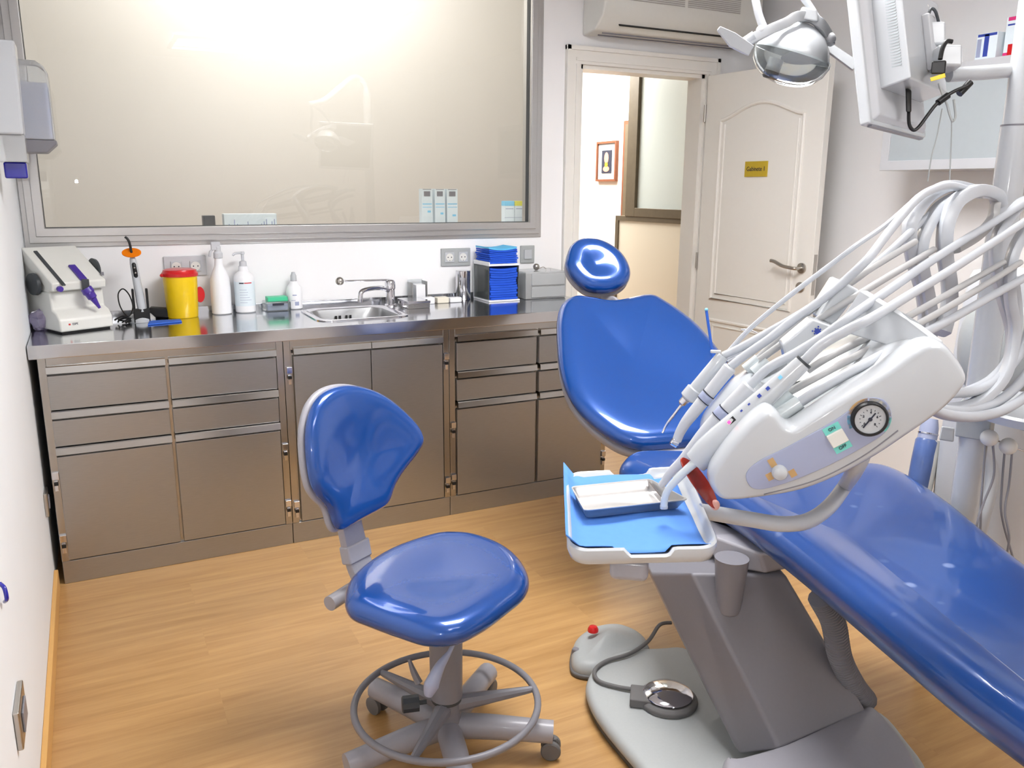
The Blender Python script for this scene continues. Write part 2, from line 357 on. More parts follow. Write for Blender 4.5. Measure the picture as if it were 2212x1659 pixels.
for z in (.25,1.0,1.8): mk('hinge',cyl(dh+Z*z+dn*.008,dh+Z*(z+.09)+dn*.008,.007),'satin',d)
# partition with frosted window in the hallway
pw=thing('partition_screen',(4.0,1.2,0),'cream hallway partition with brown framed frosted glass pane above','partition')
mk('lower_panel',bx(4.0,4.06,.3,1.775,0,1.215),'panel',pw,bevel=.002)
mk('cap_rail',bx(3.99,4.07,.3,1.815,1.20,1.235),'brown',pw)
mk('end_post',bx(3.99,4.07,1.775,1.815,0,1.20),'brown',pw)
mk('pane_frame',J(bx(3.985,4.05,1.555,1.68,1.235,2.5),bx(3.985,4.05,.3,1.555,1.235,1.30)),'brown',pw,bevel=.003)
mk('frosted_pane',bx(4.01,4.02,.3,1.555,1.30,2.5),'fglass',pw,smooth=False)
# picture
pc=thing('framed_picture',(4.3,2.45,1.5),'small framed picture with pink figure on the bright hallway wall','picture')
mk('picture_frame',J(*[ (lambda g:( [V((4.32-.025*(0 if v.y<=0 else 0)-0-(.03 if v.y<-.01 else 0),2.45-v.x,v.z)) for v in g[0]],g[1]))(ringframe(-.155,.155,1.505,1.84,.018,-.03,0))]),'wood',pc)
mk('mount_board',bx(4.305,4.312,2.31,2.59,1.52,1.825),'white',pc)
mk('picture_print',bx(4.300,4.305,2.375,2.525,1.575,1.765),'ink',pc)
mk('painted_figure',J(([V((4.298,2.45+a*.035,1.70+b*.05)) for a,b in [(math.cos(t*.5236),math.sin(t*.5236)) for t in range(12)]],[tuple(range(12))]),([V((4.298,2.45+a*.05,1.61+b*.025)) for a,b in [(math.cos(t*.5236),math.sin(t*.5236)) for t in range(12)]],[tuple(range(12))])),'paint',pc,smooth=False)
mk('painted_flowers',([V((4.2975,2.45+a*.025,1.645+b*.02)) for a,b in [(math.cos(t*.5236),math.sin(t*.5236)) for t in range(12)]],[tuple(range(12))]),'gold',pc,smooth=False)
sf=mk('picture_frame',([],[]),'wood') if False else None
ef=thing('wall_frame_edge',(4.3,1.95,1.3),'reddish brown framed panel half hidden behind the partition window','picture')
mk('picture_frame',bx(4.29,4.32,1.75,2.19,1.1,1.99),'wood',ef)
mk('mount_board',bx(4.285,4.29,1.78,2.16,1.13,1.96),'brown',ef)
# ================================================================ CEILING LIGHTS
for i,(cx,cy,es) in enumerate(((1.66,-1.98,18),(1.6,-3.75,6))):
    c=thing('ceiling_light',(cx,cy,CE-.02),['recessed fluorescent ceiling panel nearer the window','recessed fluorescent ceiling panel farther from the window'][i],'ceiling light','ceiling light panels')
    mk('frame',J(*[ (lambda g:([V((v.x,v.z,CE-.02-v.y)) for v in g[0]],g[1]))(ringframe(cx-.62,cx+.62,cy-.32,cy+.32,.03,0,.02))]),'white',c)
    dm=mk('diffuser',bx(cx-.59,cx+.59,cy-.29,cy+.29,CE-.012,CE-.008),emit('lamp_panel',(253,251,250),es),c,smooth=False)
    mk('louvre',J(*[bx(cx-.59+k*.0983*1.0,cx-.588+k*.0983,cy-.29,cy+.29,CE-.02,CE-.012) for k in range(1,12)]+[bx(cx-.59,cx+.59,cy-.29+k*.145,cy-.286+k*.145,CE-.024,CE-.012) for k in range(1,4)]),'whitem',c,smooth=False)
def area(name,loc,tgt,size,power,color=(1,1,1),sy=None):
    l=bpy.data.lights.new(name,'AREA'); l.energy=power; l.size=size; l.color=color
    if sy: l.shape='RECTANGLE'; l.size_y=sy
    o=bpy.data.objects.new(name,l); COL.objects.link(o); o.location=loc; dv=V(tgt)-V(loc); o.rotation_euler=dv.to_track_quat('-Z','Y').to_euler(); return o
area('camera_flash',CP+cu*.035-cr*.02-cf*.03,CP+cf*3,.02,1.2)
area('waiting_room_lamp',(1.45,.85,3.3),(1.45,1.7,1.7),1.3,29,(1,.99,.98),.4)
area('hall_lamp',(3.6,2.6,2.48),(3.6,2.6,0),.9,60,(1,.95,.88),1.6)
w_=bpy.data.worlds.new('world'); SC.world=w_; w_.use_nodes=True; w_.node_tree.nodes['Background'].inputs[0].default_value=(.9,.95,1,1); w_.node_tree.nodes['Background'].inputs[1].default_value=.3
SC.view_settings.view_transform='Standard'; SC.view_settings.look='None'; SC.view_settings.exposure=1.12; SC.view_settings.gamma=1; SC.view_settings.use_curve_mapping=False
# ================================================================ CABINETS
YF=-.58
def lip(x0,x1,z):   # folded finger-pull above a front
    P=[V((x0,YF+.004,z)),V((x0,YF-.009,z)),V((x0,YF-.012,z-.003)),V((x0,YF-.015,z-.026)),V((x0,YF-.010,z-.029)),V((x0,YF+.004,z-.029))]
    return prism(P,(x1-x0,0,0))
def front(par,kind,x0,x1,z0,z1,ztop):
    f=mk(kind,bx(x0,x1,YF,YF+.018,z0,z1),'steel',par,bevel=.002)
    mk('handle',lip(x0,x1,ztop),'steelf',f)
    return f
def hinge(par,x,z):
    mk('hinge',J(bx(x-.011,x+.011,YF-.010,YF+.006,z,z+.026),bx(x-.006,x+.006,YF-.006,YF+.006,z-.045,z-.006)),'chrome',par,bevel=.001)
    mk('hinge_pin',bx(x-.007,x+.007,YF-.011,YF,z-.022,z-.010),'black',par,smooth=False)
def carcass(par,x0,x1,dark=()):
    mk('body',J(bx(x0,x1,-.56,-.06,.02,.85),bx(x0,x0+.026,YF+.002,-.56,.09,.85),bx(x1-.026,x1,YF+.002,-.56,.09,.85),bx(x0+.026,x1-.026,YF+.002,-.56,.812,.85)),'steelf',par,bevel=.0015)
    mk('plinth',bx(x0,x1,-.572,-.55,0,.088),'steel',par,bevel=.002)
rows=[('drawer',.662,.786,.822),('drawer',.528,.624,.660),('door',.094,.490,.526)]
def drawer_unit(name_label,x0,x1,cols):
    c=thing('steel_cabinet',((x0+x1)/2,-.3,0),name_label,'cabinet','stainless steel base cabinets')
    carcass(c,x0,x1)
    for a,b in cols:
        for k,z0,z1,zt in rows: front(c,k,a,b,z0,z1,zt)
    for x in (x0+.013,x1-.013):
        for z in (.41,.17): hinge(c,x,z)
    return c
drawer_unit('steel base cabinet by the left wall with four drawers and two doors',.028,.866,[(.052,.437),(.449,.838)])
c=thing('steel_cabinet',(1.217,-.3,0),'steel two-door sink cabinet in the middle of the row','cabinet','stainless steel base cabinets')
carcass(c,.868,1.566)
for a,b in ((.905,1.219),(1.222,1.536)): front(c,'door',a,b,.094,.786,.822)
for x in (.886,1.552):
    for z in (.72,.16): hinge(c,x,z)
drawer_unit('steel drawer cabinet at the right end, partly behind the blue dental chair',1.568,2.381,[(1.602,1.992),(2.008,2.356)])
# worktop with sink cut-out
sx0,sx1,sy0,sy1=1.035,1.435,-.495,-.105
wt=thing('worktop',(1.2,-.3,.85),'long polished steel worktop with upturned back edge running under the window','worktop')
def slab_hole(x0,x1,y0,y1,z0,z1):
    o=[(x0,y0),(x1,y0),(x1,y1),(x0,y1)]; i=[(sx0+.012,sy0+.012),(sx1-.012,sy0+.012),(sx1-.012,sy1-.012),(sx0+.012,sy1-.012)]
    vs=[V((a,b,z1)) for a,b in o+i]+[V((a,b,z0)) for a,b in o+i]; fs=[]
    for k in range(4):
        j=(k+1)%4; fs+=[(k,j,4+j,4+k),(8+k,12+k,12+j,8+j),(k,8+k,8+j,j),(4+k,4+j,12+j,12+k)]
    return vs,fs
mk('top_plate',slab_hole(.004,2.40,-.60,-.012,.852,.9),'top',wt,bevel=.003)
mk('upstand',bx(.004,2.40,-.014,-.001,.88,.928),'top',wt,bevel=.002)
sk=thing('sink',(1.235,-.3,.8),'small rounded steel sink set into the worktop','sink')
def rrect(x0,x1,y0,y1,r,n=6):
    P=[]
    for cx,cy,a0 in ((x1-r,y1-r,0),(x0+r,y1-r,90),(x0+r,y0+r,180),(x1-r,y0+r,270)):
        for k in range(n+1):
            a=math.radians(a0+90*k/n); P.append((cx+r*math.cos(a),cy+r*math.sin(a)))
    return P
def rings(L,close_last=True):
    n=len(L[0][0]); vs=[];fs=[]
    for P,z in L: vs+=[V((a,b,z)) for a,b in P]
    for k in range(len(L)-1):
        for i in range(n): fs.append((k*n+i,k*n+(i+1)%n,(k+1)*n+(i+1)%n,(k+1)*n+i))
    if close_last: fs.append(tuple((len(L)-1)*n+i for i in range(n)))
    return vs,fs
q=lambda i,z,r=.09:(rrect(sx0+i,sx1-i,sy0+i,sy1-i,max(.02,r-i*.5)),z)
mk('rim',rings([q(0,.900,.07),q(0.0,.904,.07),q(.008,.907,.07),q(.026,.905,.07),q(.034,.899,.07)],False),'chrome',sk)
mk('basin',rings([q(.034,.899,.07),q(.042,.86,.1),q(.055,.79,.12),q(.09,.762,.12),q(.16,.757,.1)]),'steel',sk)
mk('drain',lathe((1.235,-.3,.758),Z,[(0,.035),(.004,.033),(.005,.02)]),'chrome',sk)
mk('overflow_slots',J(*[bx(1.19+k*.018+(.012 if k>1 else 0),1.198+k*.018+(.012 if k>1 else 0),-.1585,-.152,.845,.872) for k in range(4)]),'black',sk,smooth=False)
fa=thing('mixer_tap',(1.455,-.13,.9),'chrome elbow-lever tap beside the sink','tap')
fx,fy=1.462,-.125
mk('tap_body',J(lathe((fx,fy,.9),Z,[(0,.03),(.006,.028),(.01,.022),(.075,.02),(.08,.024),(.110,.024),(.118,.019),(.122,.01)])),'chrome',fa)
mk('spout',tube([(fx,fy,.965),(fx-.04,fy-.03,.985),(fx-.10,fy-.08,.995),(fx-.16,fy-.13,.995),(fx-.185,fy-.15,.985),(fx-.19,fy-.155,.955)],.0105),'chrome',fa)
mk('elbow_lever',J(tube([(fx,fy,1.018),(fx-.03,fy-.0,1.02),(fx-.20,fy-.02,1.025),(fx-.235,fy-.022,1.026)],.0045),),'chrome',fa)
mk('lever_ball',ball((fx-.243,fy-.022,1.026),.019),'satin',fa)
mk('aerator',cyl((fx-.19,fy-.155,.958),(fx-.19,fy-.155,.945),.013),'chrome',fa)
# ================================================================ COUNTER OBJECTS
TZ=.9005
# impression mixer
A=V((.104,-.385,TZ)); e=(V((.287,-.298,TZ))-A).normalized(); g=V((-e.y,e.x,0)); wd=.2
mx=thing('mixing_machine',A+e*.1+g*.12,'ivory impression mixing machine with purple cartridge in the left corner','dental machine')
def side(P,u0,u1): return prism([A+g*y+Z*z+e*u0 for y,z in P],e*(u1-u0))
mk('lower_housing',side([(0,.006),(.0,.05),(.022,.075),(.05,.085),(.055,.15),(.29,.15),(.29,.006)],0,wd),'cream',mx,bevel=.008)
mk('rear_housing',side([(.06,.148),(.29,.148),(.29,.275),(.262,.285),(.07,.175)],0.004,wd-.004),'cream',mx,bevel=.006)
mk('lid',side([(.028,.155),(.024,.185),(.24,.305),(.285,.30),(.285,.27),(.06,.155)],0.0,wd),'cream',mx,bevel=.006)
mk('base_foot',side([(.01,0),(.01,.008),(.28,.008),(.28,0)],.01,wd-.01),'black',mx)  # black foot slab set in under the housing
ld=V(g*(.216)+Z*.12).normalized(); ln=e.cross(ld); 
if ln.z<0: ln=-ln
def LP(u,s,t=0): return A+g*.024+Z*.185+e*u+ld*s+ln*t
mk('cartridge_cover',box(LP(.118,.055,.002),(.026,.10,.012),(e,ld,ln)),'purple',mx,bevel=.003)
mk('cartridge_front',box(A+g*.018+Z*.168+e*.118,(.026,.018,.05)),'dark',mx,bevel=.003)
mk('guide_slot',box(LP(.035,.10,.001),(.014,.235,.006),(e,ld,ln)),'dark',mx,bevel=.002)
mk('slot_knob',lathe(A+g*.015+Z*.165+e*.02,-g,[(0,.011),(.012,.01)]),'purple',mx)
mk('mixing_nozzle',J(lathe(A+g*.006+Z*.150+e*.118,(e*.45-g*.25-Z).normalized(),[(-.012,.020),(.006,.022),(.012,.018),(.03,.017),(.034,.012),(.055,.008),(.075,.005)],12)),'purple',mx)
mk('recess_edge',tube([A+g*.03+Z*.075+e*.03,A+g*.045+Z*.078+e*.1,A+g*.03+Z*.075+e*.17],.0035),'cream',mx)
mk('drive_wheel',lathe(A+g*.15+Z*.175-e*.002,-e,[(0,.03),(.004,.052),(.016,.05),(.018,.04)],28,True,1,.8),'dark',mx)
mk('drive_wheel',lathe(A+g*.13+Z*.215+e*(wd+.002),e,[(0,.03),(.004,.045),(.014,.042)]),'dark',mx)
mk('release_button',box(A+g*.05+Z*.205+e*(wd+.001),(.01,.02,.012)),'greyd',mx)
mk('red_mark',box(A+g*-.0005+Z*.033+e*.035,(.007,.002,.006)),'red',mx)
text('ESPE',.011,A-g*.001+Z*.033+e*.056,e,Z,-g,'greyd',mx)
def crumple(g_,a): return [v+V([random.uniform(-a,a) for _ in range(3)]) for v in g_[0]],g_[1]
tag(mk('film_bag',crumple(ball((.048,-.25,.940),.036,12,(.9,1.5,1.15)),.006),'purplefilm',smooth=False),'crumpled clear plastic film tucked between the mixer and the wall','bag')
# curing light
cl=thing('curing_light',(.392,-.16,TZ),'white cordless curing light with orange shield standing in its base','curing light')
cx,cy=.392,-.165
mk('base',lathe((cx,cy,TZ),Z,[(0,.052),(.012,.052),(.03,.036),(.036,.02)],28),'white',cl)
mk('cradle',J(bx(cx-.030,cx+.030,cy-.045,cy-.015,TZ,TZ+.055),bx(cx-.03,cx-.021,cy-.035,cy-.01,TZ+.03,TZ+.135),bx(cx+.021,cx+.03,cy-.035,cy-.01,TZ+.03,TZ+.135)),'black',cl,bevel=.003)
hx=V((cx-.014,cy-.012,TZ+.262)); lx=V((cx+.004,cy-.03,TZ+.035))
mk('handle',lathe(lx,hx-lx,[(0,.010),(.008,.0165),(.12,.0155),(.2,.014),((hx-lx).length-.01,.0115),((hx-lx).length,.008)]),'white',cl)
hd=(hx-lx).normalized()
mk('control_panel',lathe(lx+hd*.175-Y*.012,hd,[(-.03,.004),(-.024,.008),(.024,.008),(.03,.004)],16),'black',cl)
mk('control_button',J(ball(lx+hd*.165-Y*.019,.004,10),ball(lx+hd*.185-Y*.019,.004,10)),'satin',cl)
mk('light_guide',tube([hx,hx+hd*.03,hx+hd*.055+X*-.001,hx+hd*.07-X*.006,hx+hd*.078-X*.013],.0048),'black',cl)
mk('shield',lathe(hx+hd*.014,hd*.8-Y*.6,[(0,.034),(.0025,.034)],32,True,1.05,.85),'orange',cl)
tag(mk('power_cable',tube([(.318,-.20,.905),(.345,-.14,.915),(.365,-.10,.95),(.357,-.11,1.0),(.335,-.125,1.03),(.315,-.13,1.01),(.318,-.13,.96),(.34,-.14,.92),(.372,-.13,.906)],.0025),'black'),'thin black looped cable behind the curing light','cable')
tag(mk('cable_bundle',J(*[tube([(.30+random.uniform(-.01,.01),-.20+random.uniform(-.03,.02),.905+random.uniform(0,.02)),(.32+random.uniform(-.01,.01),-.19,.92+random.uniform(-.012,.02)),(.345+random.uniform(-.01,.01),-.18+random.uniform(-.03,.03),.908+random.uniform(0,.02)),(.33,-.21+random.uniform(-.02,.02),.906)],.003) for k in range(5)]),'black'),'tangled black cable bundle beside the mixing machine','cable')
tag(mk('battery_charger',box((.468,-.085,.922),(.085,.05,.04),(V((.96,-.2,-.1)).normalized(),V((.2,.98,0)).normalized(),V((.1,0,.99)).normalized())),'black',bevel=.008),'small black battery charger between curing light and yellow bin','charger')
tag(mk('silicone_pad',prism([(.405,-.292,TZ),(.535,-.262,TZ),(.535,-.200,TZ),(.418,-.195,TZ)],(0,0,.005)),'pad',bevel=.002),'flat blue silicone pad lying in front of the yellow bin','pad')
# sharps bin
sb=thing('sharps_bin',(.555,-.112,TZ),'yellow sharps bin with red lid on the worktop','bin')
mk('bin_body',lathe((.555,-.105,TZ),Z,[(0,.058),(.004,.061),(.17,.068),(.178,.0685)],32),'yellow',sb)
mk('bin_lid',lathe((.555,-.105,TZ+.172),Z,[(0,.072),(.012,.072),(.016,.068),(.026,.064),(.03,.05)],32),'red',sb)
mk('lid_tab',ball((.483,-.13,TZ+.178),.007,8),'red',sb)
mk('side_handle',lathe((.632,-.06,TZ+.085),(.3,-1,0),[(0,.032),(.004,.034),(.008,.032)],24,True,.6,1),'red',sb)
# spray bottle
sp=thing('spray_bottle',(.715,-.085,TZ),'tall white trigger spray bottle beside the yellow bin','bottle')
bx_,by_=.716,-.078
mk('bottle_body',lathe((bx_,by_,TZ),Z,[(0,.036),(.004,.041),(.10,.042),(.15,.04),(.18,.03),(.205,.018),(.235,.0155),(.24,.0155)],28),'whiteb',sp)
mk('spray_head',J(lathe((bx_,by_,TZ+.238),Z,[(0,.019),(.022,.019),(.03,.013),(.05,.013)]),box((bx_-.008,by_,TZ+.290),(.036,.022,.034)),tube([(bx_-.005,by_-.002,TZ+.28),(bx_-.028,by_-.004,TZ+.27),(bx_-.035,by_-.004,TZ+.245)],.005)),'whitem',sp,bevel=.003)
# pump bottle with label
pb=thing('pump_bottle',(.815,-.06,TZ),'large white pump bottle with printed label and red stripe','bottle')
bx_,by_=.818,-.066
mk('bottle_body',lathe((bx_,by_,TZ),Z,[(0,.038),(.004,.043),(.15,.043),(.165,.038),(.178,.022),(.19,.02),(.2,.02)],28),'whiteb',pb)
mk('pump_head',J(lathe((bx_,by_,TZ+.2),Z,[(0,.016),(.02,.015),(.024,.006),(.05,.006),(.052,.01),(.062,.009)]),tube([(bx_,by_,TZ+.257),(bx_-.03,by_-.01,TZ+.256),(bx_-.042,by_-.013,TZ+.248)],.005)),'whitem',pb)
lab=lathe((bx_,by_,TZ+.03),Z,[(0,.0434),(.105,.0434)],28,False)
mk('label',lab,'card',pb)
def curved(cx_,cy_,r,a0,a1,z0,z1,n=8):
    vs=[];fs=[]
    for k in range(n+1):
        a=math.radians(a0+(a1-a0)*k/n); vs+= [V((cx_+r*math.cos(a),cy_+r*math.sin(a),z0)),V((cx_+r*math.cos(a),cy_+r*math.sin(a),z1))]
    for k in range(n): fs.append((2*k,2*k+2,2*k+3,2*k+1))
    return vs,fs
mk('brand_stripe',curved(bx_,by_,.0437,-100,-55,TZ+.128,TZ+.132),'red',pb,smooth=False)
mk('brand_print',curved(bx_,by_,.0437,-128,-102,TZ+.127,TZ+.132),'ink',pb,smooth=False)
mk('label_text',J(*[curved(bx_,by_,.0437,-128,-70+random.randint(-20,10),TZ+.045+k*.011,TZ+.0465+k*.011) for k in range(6)]),'bluegrey',pb,smooth=False)
# clear organiser with green box
go=thing('clear_case',(.955,-.06,TZ),'low clear case holding dark strips under a green box','box')
mk('case_body',bx(.895,1.005,-.11,-.03,TZ,TZ+.042),'clear',go,bevel=.003)
mk('case_contents',bx(.905,.995,-.10,-.04,TZ+.003,TZ+.032),'bluegrey',go,bevel=.003)
mk('case_print',bx(.925,.975,-.1112,-.1105,TZ+.026,TZ+.036),'ink',go,smooth=False)
tag(mk('green_box',bx(.908,.995,-.10,-.04,TZ+.0425,TZ+.062),'green',bevel=.002),'small green box lying on the clear case','box')
# small bottle
sm=thing('lotion_bottle',(1.035,-.05,TZ),'small white bottle with dark collar ring left of the sink','bottle')
bx_,by_=1.035,-.05
mk('bottle_body',lathe((bx_,by_,TZ),Z,[(0,.03),(.004,.0345),(.08,.035),(.10,.03),(.118,.016),(.13,.0135)],28),'whiteb',sm)
mk('collar_ring',lathe((bx_,by_,TZ+.123),Z,[(0,.0145),(.004,.0145)]),'ink',sm)
mk('bottle_cap',lathe((bx_,by_,TZ+.128),Z,[(0,.014),(.02,.013),(.032,.008),(.036,.008)]),'white',sm)
mk('label_print',J(curved(bx_,by_,.0354,-115,-85,TZ+.062,TZ+.067),curved(bx_,by_,.0354,-100,-70,TZ+.018,TZ+.035),curved(bx_,by_,.0354,-125,-95,TZ+.04,TZ+.042)),'bluegrey',sm,smooth=False)
# steel case
P=[PZ(663+200,668,TZ),PZ(878,677,TZ)]
sc_=thing('steel_case',(1.56,-.21,TZ),'flat lidded stainless steel instrument case right of the tap','case')
mk('case_body',bx(1.495,1.60,-.275,-.135,TZ,TZ+.022),'steelf',sc_,bevel=.002)
mk('case_lid',bx(1.492,1.603,-.278,-.132,TZ+.022,TZ+.034),'chrome',sc_,bevel=.003)
mk('case_clasp',bx(1.488,1.495,-.23,-.18,TZ+.01,TZ+.03),'chrome',sc_,bevel=.001)
ch=thing('card_holder',(1.625,-.08,TZ),'open clear acrylic holder with small white cards','holder')
mk('acrylic_shell',J(bx(1.585,1.66,-.02,-.017,TZ,TZ+.105),bx(1.585,1.588,-.09,-.017,TZ,TZ+.095),bx(1.657,1.66,-.09,-.017,TZ,TZ+.1)),'frost',ch,smooth=False)
mk('card_stack',bx(1.605,1.652,-.085,-.03,TZ,TZ+.085),'whiteb',ch,bevel=.002)
tag(mk('cotton_box',bx(1.618,1.672,-.155,-.105,TZ,TZ+.03),'whiteb',bevel=.003),'small white box in front of the acrylic holder','box')
tag(mk('cotton_roll_block',bx(1.685,1.745,-.155,-.105,TZ,TZ+.028),'panel',bevel=.004),'small cream block next to the white box','block')
tag(mk('paper_block',bx(1.751,1.812,-.155,-.115,TZ,TZ+.024),'whiteb',bevel=.005),'small white block left of the steel tumbler','block')
cu2=thing('steel_tumbler',(1.852,-.075,TZ),'upright polished steel tumbler left of the blue bibs','tumbler')
mk('tumbler_body',lathe((1.852,-.075,TZ),Z,[(0,.034),(.003,.036),(.142,.036),(.144,.034)],32),'chrome',cu2)
mk('tumbler_mark',curved(1.852,-.075,.0364,-160,-150,TZ+.02,TZ+.12),'satin',cu2)
# bib dispenser
bd=thing('bib_dispenser',(2.0,-.12,TZ),'white two-level acrylic dispenser standing by the back wall','dispenser')
bx0,bx1,by0,by1=1.927,2.095,-.215,-.035
mk('bottom_tray',bx(bx0,bx1,by0,by1,TZ,TZ+.008),'whiteb',bd,bevel=.002)
mk('top_shelf',J(bx(bx0,bx1,by0,by1,TZ+.172,TZ+.182),bx(bx0,bx0+.006,by0,by1,TZ+.18,TZ+.192)),'whiteb',bd,bevel=.002)
mk('side_panel',bx(bx0+.002,bx0+.006,by0+.01,by1,TZ+.008,TZ+.172),'clear',bd,smooth=False)
mk('side_panel',bx(bx1-.006,bx1-.002,by0+.01,by1,TZ+.008,TZ+.172),'clear',bd,smooth=False)
mk('back_panel',bx(bx0,bx1,by1,by1+.004,TZ,TZ+.182),'white',bd,smooth=False)
def bibs(x0,x1,y0,y1,z,n,t,sag,label,m,first,group):
    for k in range(n):
        jx=random.uniform(-.004,.004); jy=random.uniform(-.004,.004); zz=z+k*t; s=sag*(k/n); vs=[];fs=[]; N=10
        for i in range(N+1):
            u=i/N; zc=zz+s*((2*u-1)**2) 
            for yy,zo in ((y0+jy,0),(y1+jy,0),(y1+jy,t*.9),(y0+jy,t*.9)): vs.append(V((x0+jx+(x1-x0)*u,yy,zc+zo)))
        for i in range(N):
            a=i*4
            for j in range(4): fs.append((a+j,a+(j+1)%4,a+4+(j+1)%4,a+4+j))
        fs+=[(3,2,1,0),(N*4,N*4+1,N*4+2,N*4+3)]
        tag(mk('paper_bib',(vs,fs),m if k<n-1 else first,smooth=False),label if k<n-1 or first==m else 'topmost pale blue folded paper bib on the upper stack','paper bib',group)
bibs(bx0+.012,bx1-.012,by0+.012,by1-.01,TZ+.009,13,.0115,.006,'dark blue folded paper bib in the stack inside the acrylic dispenser','bib','bib','paper bibs in the dispenser')
bibs(bx0+.010,bx1-.008,by0+.016,by1-.01,TZ+.183,8,.0088,.010,'dark blue folded paper bib in the stack on top of the dispenser','bib','bibl','paper bibs on top of the dispenser')
# clear drawer box
cb=thing('clear_drawer_box',(2.25,-.12,TZ),'frosted clear plastic drawer box at the right end of the worktop','storage box')
mk('box_shell',bx(2.135,2.365,-.20,-.03,TZ,TZ+.135),'frost',cb,bevel=.005)
mk('drawer_front',J(bx(2.165,2.355,-.206,-.2,TZ+.008,TZ+.062),bx(2.165,2.355,-.206,-.2,TZ+.068,TZ+.128)),'frost',cb,bevel=.003)
mk('contents',bx(2.17,2.34,-.19,-.06,TZ+.03,TZ+.05),'greyd',cb,bevel=.003)
tag(mk('bib_clip',J(ball((2.235,-.12,TZ+.152),.017,14),tube([(2.25,-.12,TZ+.142),(2.275,-.12,TZ+.15),(2.29,-.125,TZ+.139)],.002)),'satin'),'small metal bib chain clip lying on the clear drawer box','clip')
# ================================================================ WALL DEVICES
def socket(t,x,z,s=.045):
    f=mk('socket_insert',bx(x-s/2,x+s/2,-.015,-.008,z-s/2,z+s/2),'white',t,bevel=.002)
    mk('socket_well',lathe((x,-.0152,z),-Y,[(0,.019),(.0006,.019)]),'cream',f)
    mk('pin_hole',J(lathe((x-.009,-.016,z),-Y,[(0,.0028),(.0008,.0028)],10),lathe((x+.009,-.016,z),-Y,[(0,.0028),(.0008,.0028)],10),lathe((x,-.016,z-.016),-Y,[(0,.002),(.0008,.002)],10)),'ink',f)
t=thing('double_socket',(.59,0,1.07),'white double socket behind the yellow bin','socket')
mk('cover_plate',bx(.504,.675,-.010,-.001,1.062,1.146),'whitem',t,bevel=.003); socket(t,.553,1.103); socket(t,.63,1.103)
t=thing('double_socket',(1.84,0,1.06),'grey double socket left of the blue bibs','socket')
mk('cover_plate',bx(1.765,1.922,-.010,-.001,1.062,1.148),'base',t,bevel=.003); socket(t,1.808,1.105,.05); socket(t,1.88,1.105,.05)
t=thing('light_switch',(2.245,0,1.06),'grey framed light switch near the door','switch')
mk('cover_plate',bx(2.203,2.284,-.010,-.001,1.063,1.152),'base',t,bevel=.003); mk('rocker',bx(2.222,2.265,-.016,-.008,1.083,1.131),'white',t,bevel=.002)
for z0,y0,y1,lb in ((.30,-.66,-.57,'grey wall socket edge low on the left wall beside the cabinet'),(.33,-2.10,-1.97,'grey wall socket on the left wall nearest the viewer')):
    t=thing('wall_socket',(0,(y0+y1)/2,z0),lb,'socket')
    mk('cover_plate',bx(.0005,.012,y0,y1,z0,z0+.085),'satin',t,bevel=.003)
    mk('socket_insert',bx(.012,.016,y0+.03,y1-.03,z0+.02,z0+.065),'greyd',t,bevel=.002)
tag(mk('wall_cable',tube([(.002,-2.02,.66),(.010,-2.035,.655),(.012,-2.04,.635),(.006,-2.02,.62)],.004),'cobalt'),'dark blue cable loop at the left wall','cable')
# dispensers on the left wall
dsp=thing('soap_dispenser',(0,-.75,1.5),'white wall soap dispenser with blue outlet on the left wall','dispenser')
D0=PX(0,100,0)
def LW(a,b,y): return PY(a,b,y)
yy=-.75
zt=PY(20,97,yy).z; zm=PY(30,295,yy).z; zb=PY(60,352,yy).z; zbl=PY(50,386,yy).z
xr0=PY(28,97,yy).x; xr1=PY(62,350,yy).x
mk('dispenser_body',loft([(0.001,yy,zm),(xr1,yy,zm),(xr1,yy-.11,zm),(0.001,yy-.11,zm)],[(0.001,yy,zt),(xr0+.01,yy,zt),(xr0+.01,yy-.11,zt),(0.001,yy-.11,zt)]),'white',dsp,bevel=.008)
mk('dispenser_window',bx(.001,xr1+.002,yy-.105,yy-.005,zb,zm),'frost',dsp,bevel=.003)
mk('outlet_lever',bx(.02,xr1-.003,yy-.08,yy-.01,zbl,zb),'cobalt',dsp,bevel=.005)
tw=thing('towel_dispenser',(0,-.33,1.6),'translucent grey paper cup dispenser behind the soap dispenser','dispenser')
y2=-.42
za=PY(40,125,y2).z; zb2=PY(118,303,y2).z; zc=PY(100,330,y2).z; xq=PY(118,290,y2).x; zsh=PY(40,175,y2).z
R_=[(0.001,y2,zb2),(xq,y2,zb2),(xq,y2,za-.045),(xq-.012,y2,za-.02),(xq-.035,y2,za-.004),(.001,y2,za)]
mk('dispenser_shell',prism(R_,(0,.16,0)),'frost',tw,bevel=.006)
mk('paper_roll',bx(.01,xq-.006,y2+.01,y2+.15,zb2+.002,zsh),'paperb',tw,bevel=.006)
mk('outlet',prism([(0.005,y2,zb2),(xq+.004,y2,zb2),(xq+.004,y2,zb2-.012),(xq-.03,y2,zc),(.005,y2,zc)],(0,.15,0)),'greyd',tw,bevel=.004)
